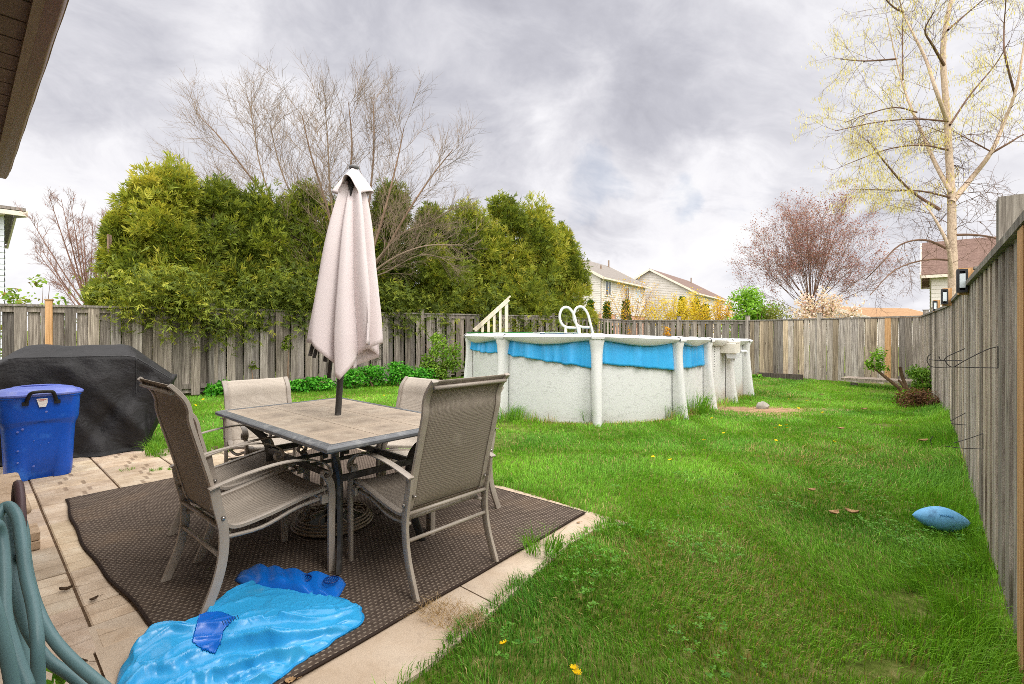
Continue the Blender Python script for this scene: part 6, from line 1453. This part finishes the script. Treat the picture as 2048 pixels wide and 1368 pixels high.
# ---------------------------------------------------------------- small things lying about
def litter():
    FL = simple('dandelion_yellow', lin('#e0b400'), lin('#f0cc10'), 40, .7, .2); SG = simple('flower_stem', lin('#5d8a2a'), lin('#6f9a3a'), 9)
    proto = thing('dandelion', 'x', 'dandelion', (0, 0, 0), group='dandelions in the lawn'); m = MB()
    for k in range(26):
        a = k * 2.4; r_ = .016 * math.sqrt((k + 1) / 26); c = Vector((math.cos(a) * r_ * .5, math.sin(a) * r_ * .5, .004)); d = Vector((math.cos(a), math.sin(a), .55)); s = Vector((-d.y, d.x, 0)) * .0028
        m.quad(c - s, c + s, c + d * r_ * 1.1 + s, c + d * r_ * 1.1 - s)
    m.build('flower', FL, proto); m = MB(); m.sweep([(0, 0, -.08), (.002, 0, .003)], .0018, 5); m.build('stem', SG, proto)
    sp = [(1008, 1293, 'single dandelion low on the lawn nearest the rug'), (1148, 1343, 'upper of two dandelions at the bottom of the picture'), (1154, 1352, 'lower of two dandelions at the bottom of the picture'), (1408, 882, 'dandelion left of centre in the middle lawn'), (1306, 916, 'dandelion in the open lawn below the nearest pool post'), (1341, 922, 'small dandelion just right of its neighbour in the open lawn'),
          (1552, 883, 'dandelion in the lawn below the bare soil patch'), (1668, 885, 'dandelion in the right middle lawn'), (1551, 857, 'leftmost dandelion of the cluster below the soil patch'), (1560, 853, 'second dandelion of the cluster below the soil patch'), (1573, 851, 'third dandelion of the cluster below the soil patch'), (1575, 857, 'rightmost dandelion of the cluster below the soil patch'),
          (1597, 811, 'dandelion right of the grey stone'), (1578, 787, 'dandelion in the lawn toward the dark sleeper'), (1614, 791, 'farther dandelion right of the sleeper end'), (1648, 797, 'small dandelion before the far plank'), (1645, 822, 'dandelion in the far lawn left of the stump'), (1424, 837, 'dandelion at the foot of the pool posts'), (1448, 868, 'dandelion between pool and open lawn'),
          (406, 800, 'dandelion left of the far left chair'), (391, 812, 'second dandelion nearer the tall chair'), (768, 792, 'dandelion seen just past the table edge'), (777, 789, 'second dandelion seen just past the table edge')]
    for i, (x, y, lab) in enumerate(sp):
        o = proto if i == 0 else copy_tree(proto); c = G(x, y, .055); c.z = .06 + float(gz(c.x, c.y)); k = .62 + c.y * .052; o.location = c; o.scale = (k, k, 1); o.rotation_euler = (random.uniform(-.3, .5), random.uniform(-.3, .3), i); o['label'] = lab
    LM = simple('dry_leaf', lin('#8a6a4a'), lin('#b5946c'), 30, .8, .2); LD = simple('dark_dry_leaf', lin('#3f3024'), lin('#5c4936'), 30, .8, .2)
    def leaf(px, py, L, W, rz, mat_, lab, curl=.5, z=.006):
        c = G(px, py, z); c.z = z + float(gz(c.x, c.y)); r = thing('fallen_leaf', lab, 'leaf', c, rz, 'fallen leaves'); m = MB()
        def fn(u, v):
            x = (u - .5) * L; w_ = W * (math.sin(math.pi * min(1, u * 1.02)) ** .6) * (.75 + .35 * abs(math.sin(u * 11))) * (v - .5); return Vector((x, w_, .35 * L * curl * (abs(2 * v - 1) ** 2 * .6 + (2 * u - 1) ** 2 * .5)))
        m.grid(fn, 14, 6); m.v = [(x * .72, y * .8, z * .55) for x, y, z in m.v]; m.build('blade', mat_, r, smooth=True, solid=.0012); m = MB(); m.sweep([(L * .48, 0, L * .1 * curl), (L * .75, L * .1, .004)], .0012, 4); m.build('stalk', mat_, r)
    leaf(1668, 1027, .10, .07, .3, LM, 'tan curled leaf in the lawn, left of a touching pair', 1.0, .05); leaf(1704, 1026, .11, .07, 2.4, LM, 'tan curled leaf in the lawn, right of a touching pair', 1.2, .05); leaf(1624, 981, .09, .05, .2, LM, 'pale curled leaf in the lawn above the tan pair', 1.0, .045)
    leaf(1846, 882, .16, .08, .1, LM, 'pale leaf in the lawn nearest the right fence', .8, .05); leaf(1682, 858, .12, .08, .1, LM, 'pale leaf in the far middle lawn', 1, .05); leaf(1728, 812, .14, .07, .1, LM, 'pale leaf in the far lawn before the stump', 1, .05); leaf(1642, 777, .2, .07, .0, LM, 'light strip of leaf below the plank fence', .5, .04)
    leaf(132, 1180, .07, .03, .5, LD, 'dark curled leaf on the paving beside the hose', 1.4); leaf(188, 1199, .05, .03, 1.2, LD, 'small dark leaf in the paving joint', 1.2); leaf(207, 1122, .05, .03, .2, LD, 'brown leaf tucked against the rug edge', 1.2); leaf(165, 1322, .08, .012, -.3, LD, 'thin dark twig like leaf on the paving', .6)
    leaf(984, 962, .07, .045, .6, LM, 'orange brown leaf on the concrete beside the right chair', 1.2); leaf(996, 964, .06, .04, 2.2, LM, 'small brown leaf beside the orange one by the right chair', 1.2); leaf(770, 1068, .06, .02, .8, LM, 'thin brown leaf on the rug below the right chair', .8); leaf(580, 1362, .05, .04, .3, LM, 'tan leaf scrap at the bottom rug edge', .8, .016)
    leaf(1157, 1045, .04, .02, .3, LM, 'tiny yellow leaf on the concrete corner', .6)
    c = G(1524, 814, -.05); s = thing('stone', 'grey stone lying on the grass right of the pool', 'stone', c); m = MB(); m.lathe([(.02, -.05), (.10, -.03), (.12, .02), (.08, .07), (.02, .085)], c, 10, sy=.7, rot=.4); m.v = [tuple(Vector(v) + Vector((.02 * math.sin(v[1] * 90), 0, .012 * math.sin(v[0] * 70)))) for v in m.v]; m.build('rock', simple('grey_stone', lin('#8b857c'), lin('#b0aaa0'), 8, .8, .2, .4), s, world=True, smooth=True, auto=50)
    g = np.random.default_rng(4)
    c = G(905, 1232, .012); n = 420; a = g.random(n) * 6.28; q = np.sqrt(g.random(n)); x = c.x + .17 * q * np.cos(a) * .9; y = c.y + .10 * q * np.sin(a) + (x - c.x) * -.3
    T = mixcol(g, n, ('#a58a63', '#c4a97e', '#8c7350')); V, Fc, TT = blades('dry', x, y, np.full(n, .008), .03 + .03 * g.random(n), np.full(n, .0022), np.full(n, 2.2), T, 9)
    tag(npmesh('dry_grass_clump', V, Fc, TT, GRASSM), 'small heap of dry straw on the concrete at the rug edge', 'dry grass')
    def soil(t, b, tc):
        n_ = t.noise(tc.outputs['Object'], 9, 7, .7); t.put(b, 'Base Color', t.ramp(n_, [(.3, lin('#7a5d48')), (.55, lin('#a58768')), (.75, lin('#b79b7c'))])); t.put(b, 'Normal', t.add('ShaderNodeBump', {'Height': n_, 'Strength': .8, 'Distance': .03}).outputs[0])
    m = MB(); C = Vector((4.15, 8.15, 0)); rings = []
    for k in range(0, 9):
        f = k / 8; row = []
        for j in range(40):
            a = 6.283 * j / 40; rr = f * (1 + .18 * math.sin(3 * a + 1) + .1 * math.sin(7 * a)); x = C.x + 1.4 * rr * math.cos(a); y = C.y + .85 * rr * math.sin(a); row.append(m.vert((x, y, float(gz(x, y)) + .022 * (1 - f) - .012)))
        rings.append(row)
    for A, B in zip(rings, rings[1:]):
        for j in range(40): m.face((A[j], A[(j + 1) % 40], B[(j + 1) % 40], B[j]))
    tag(m.build('soil_patch', material('bare_soil', soil, .95, .1), smooth=True), kind='structure')
litter()
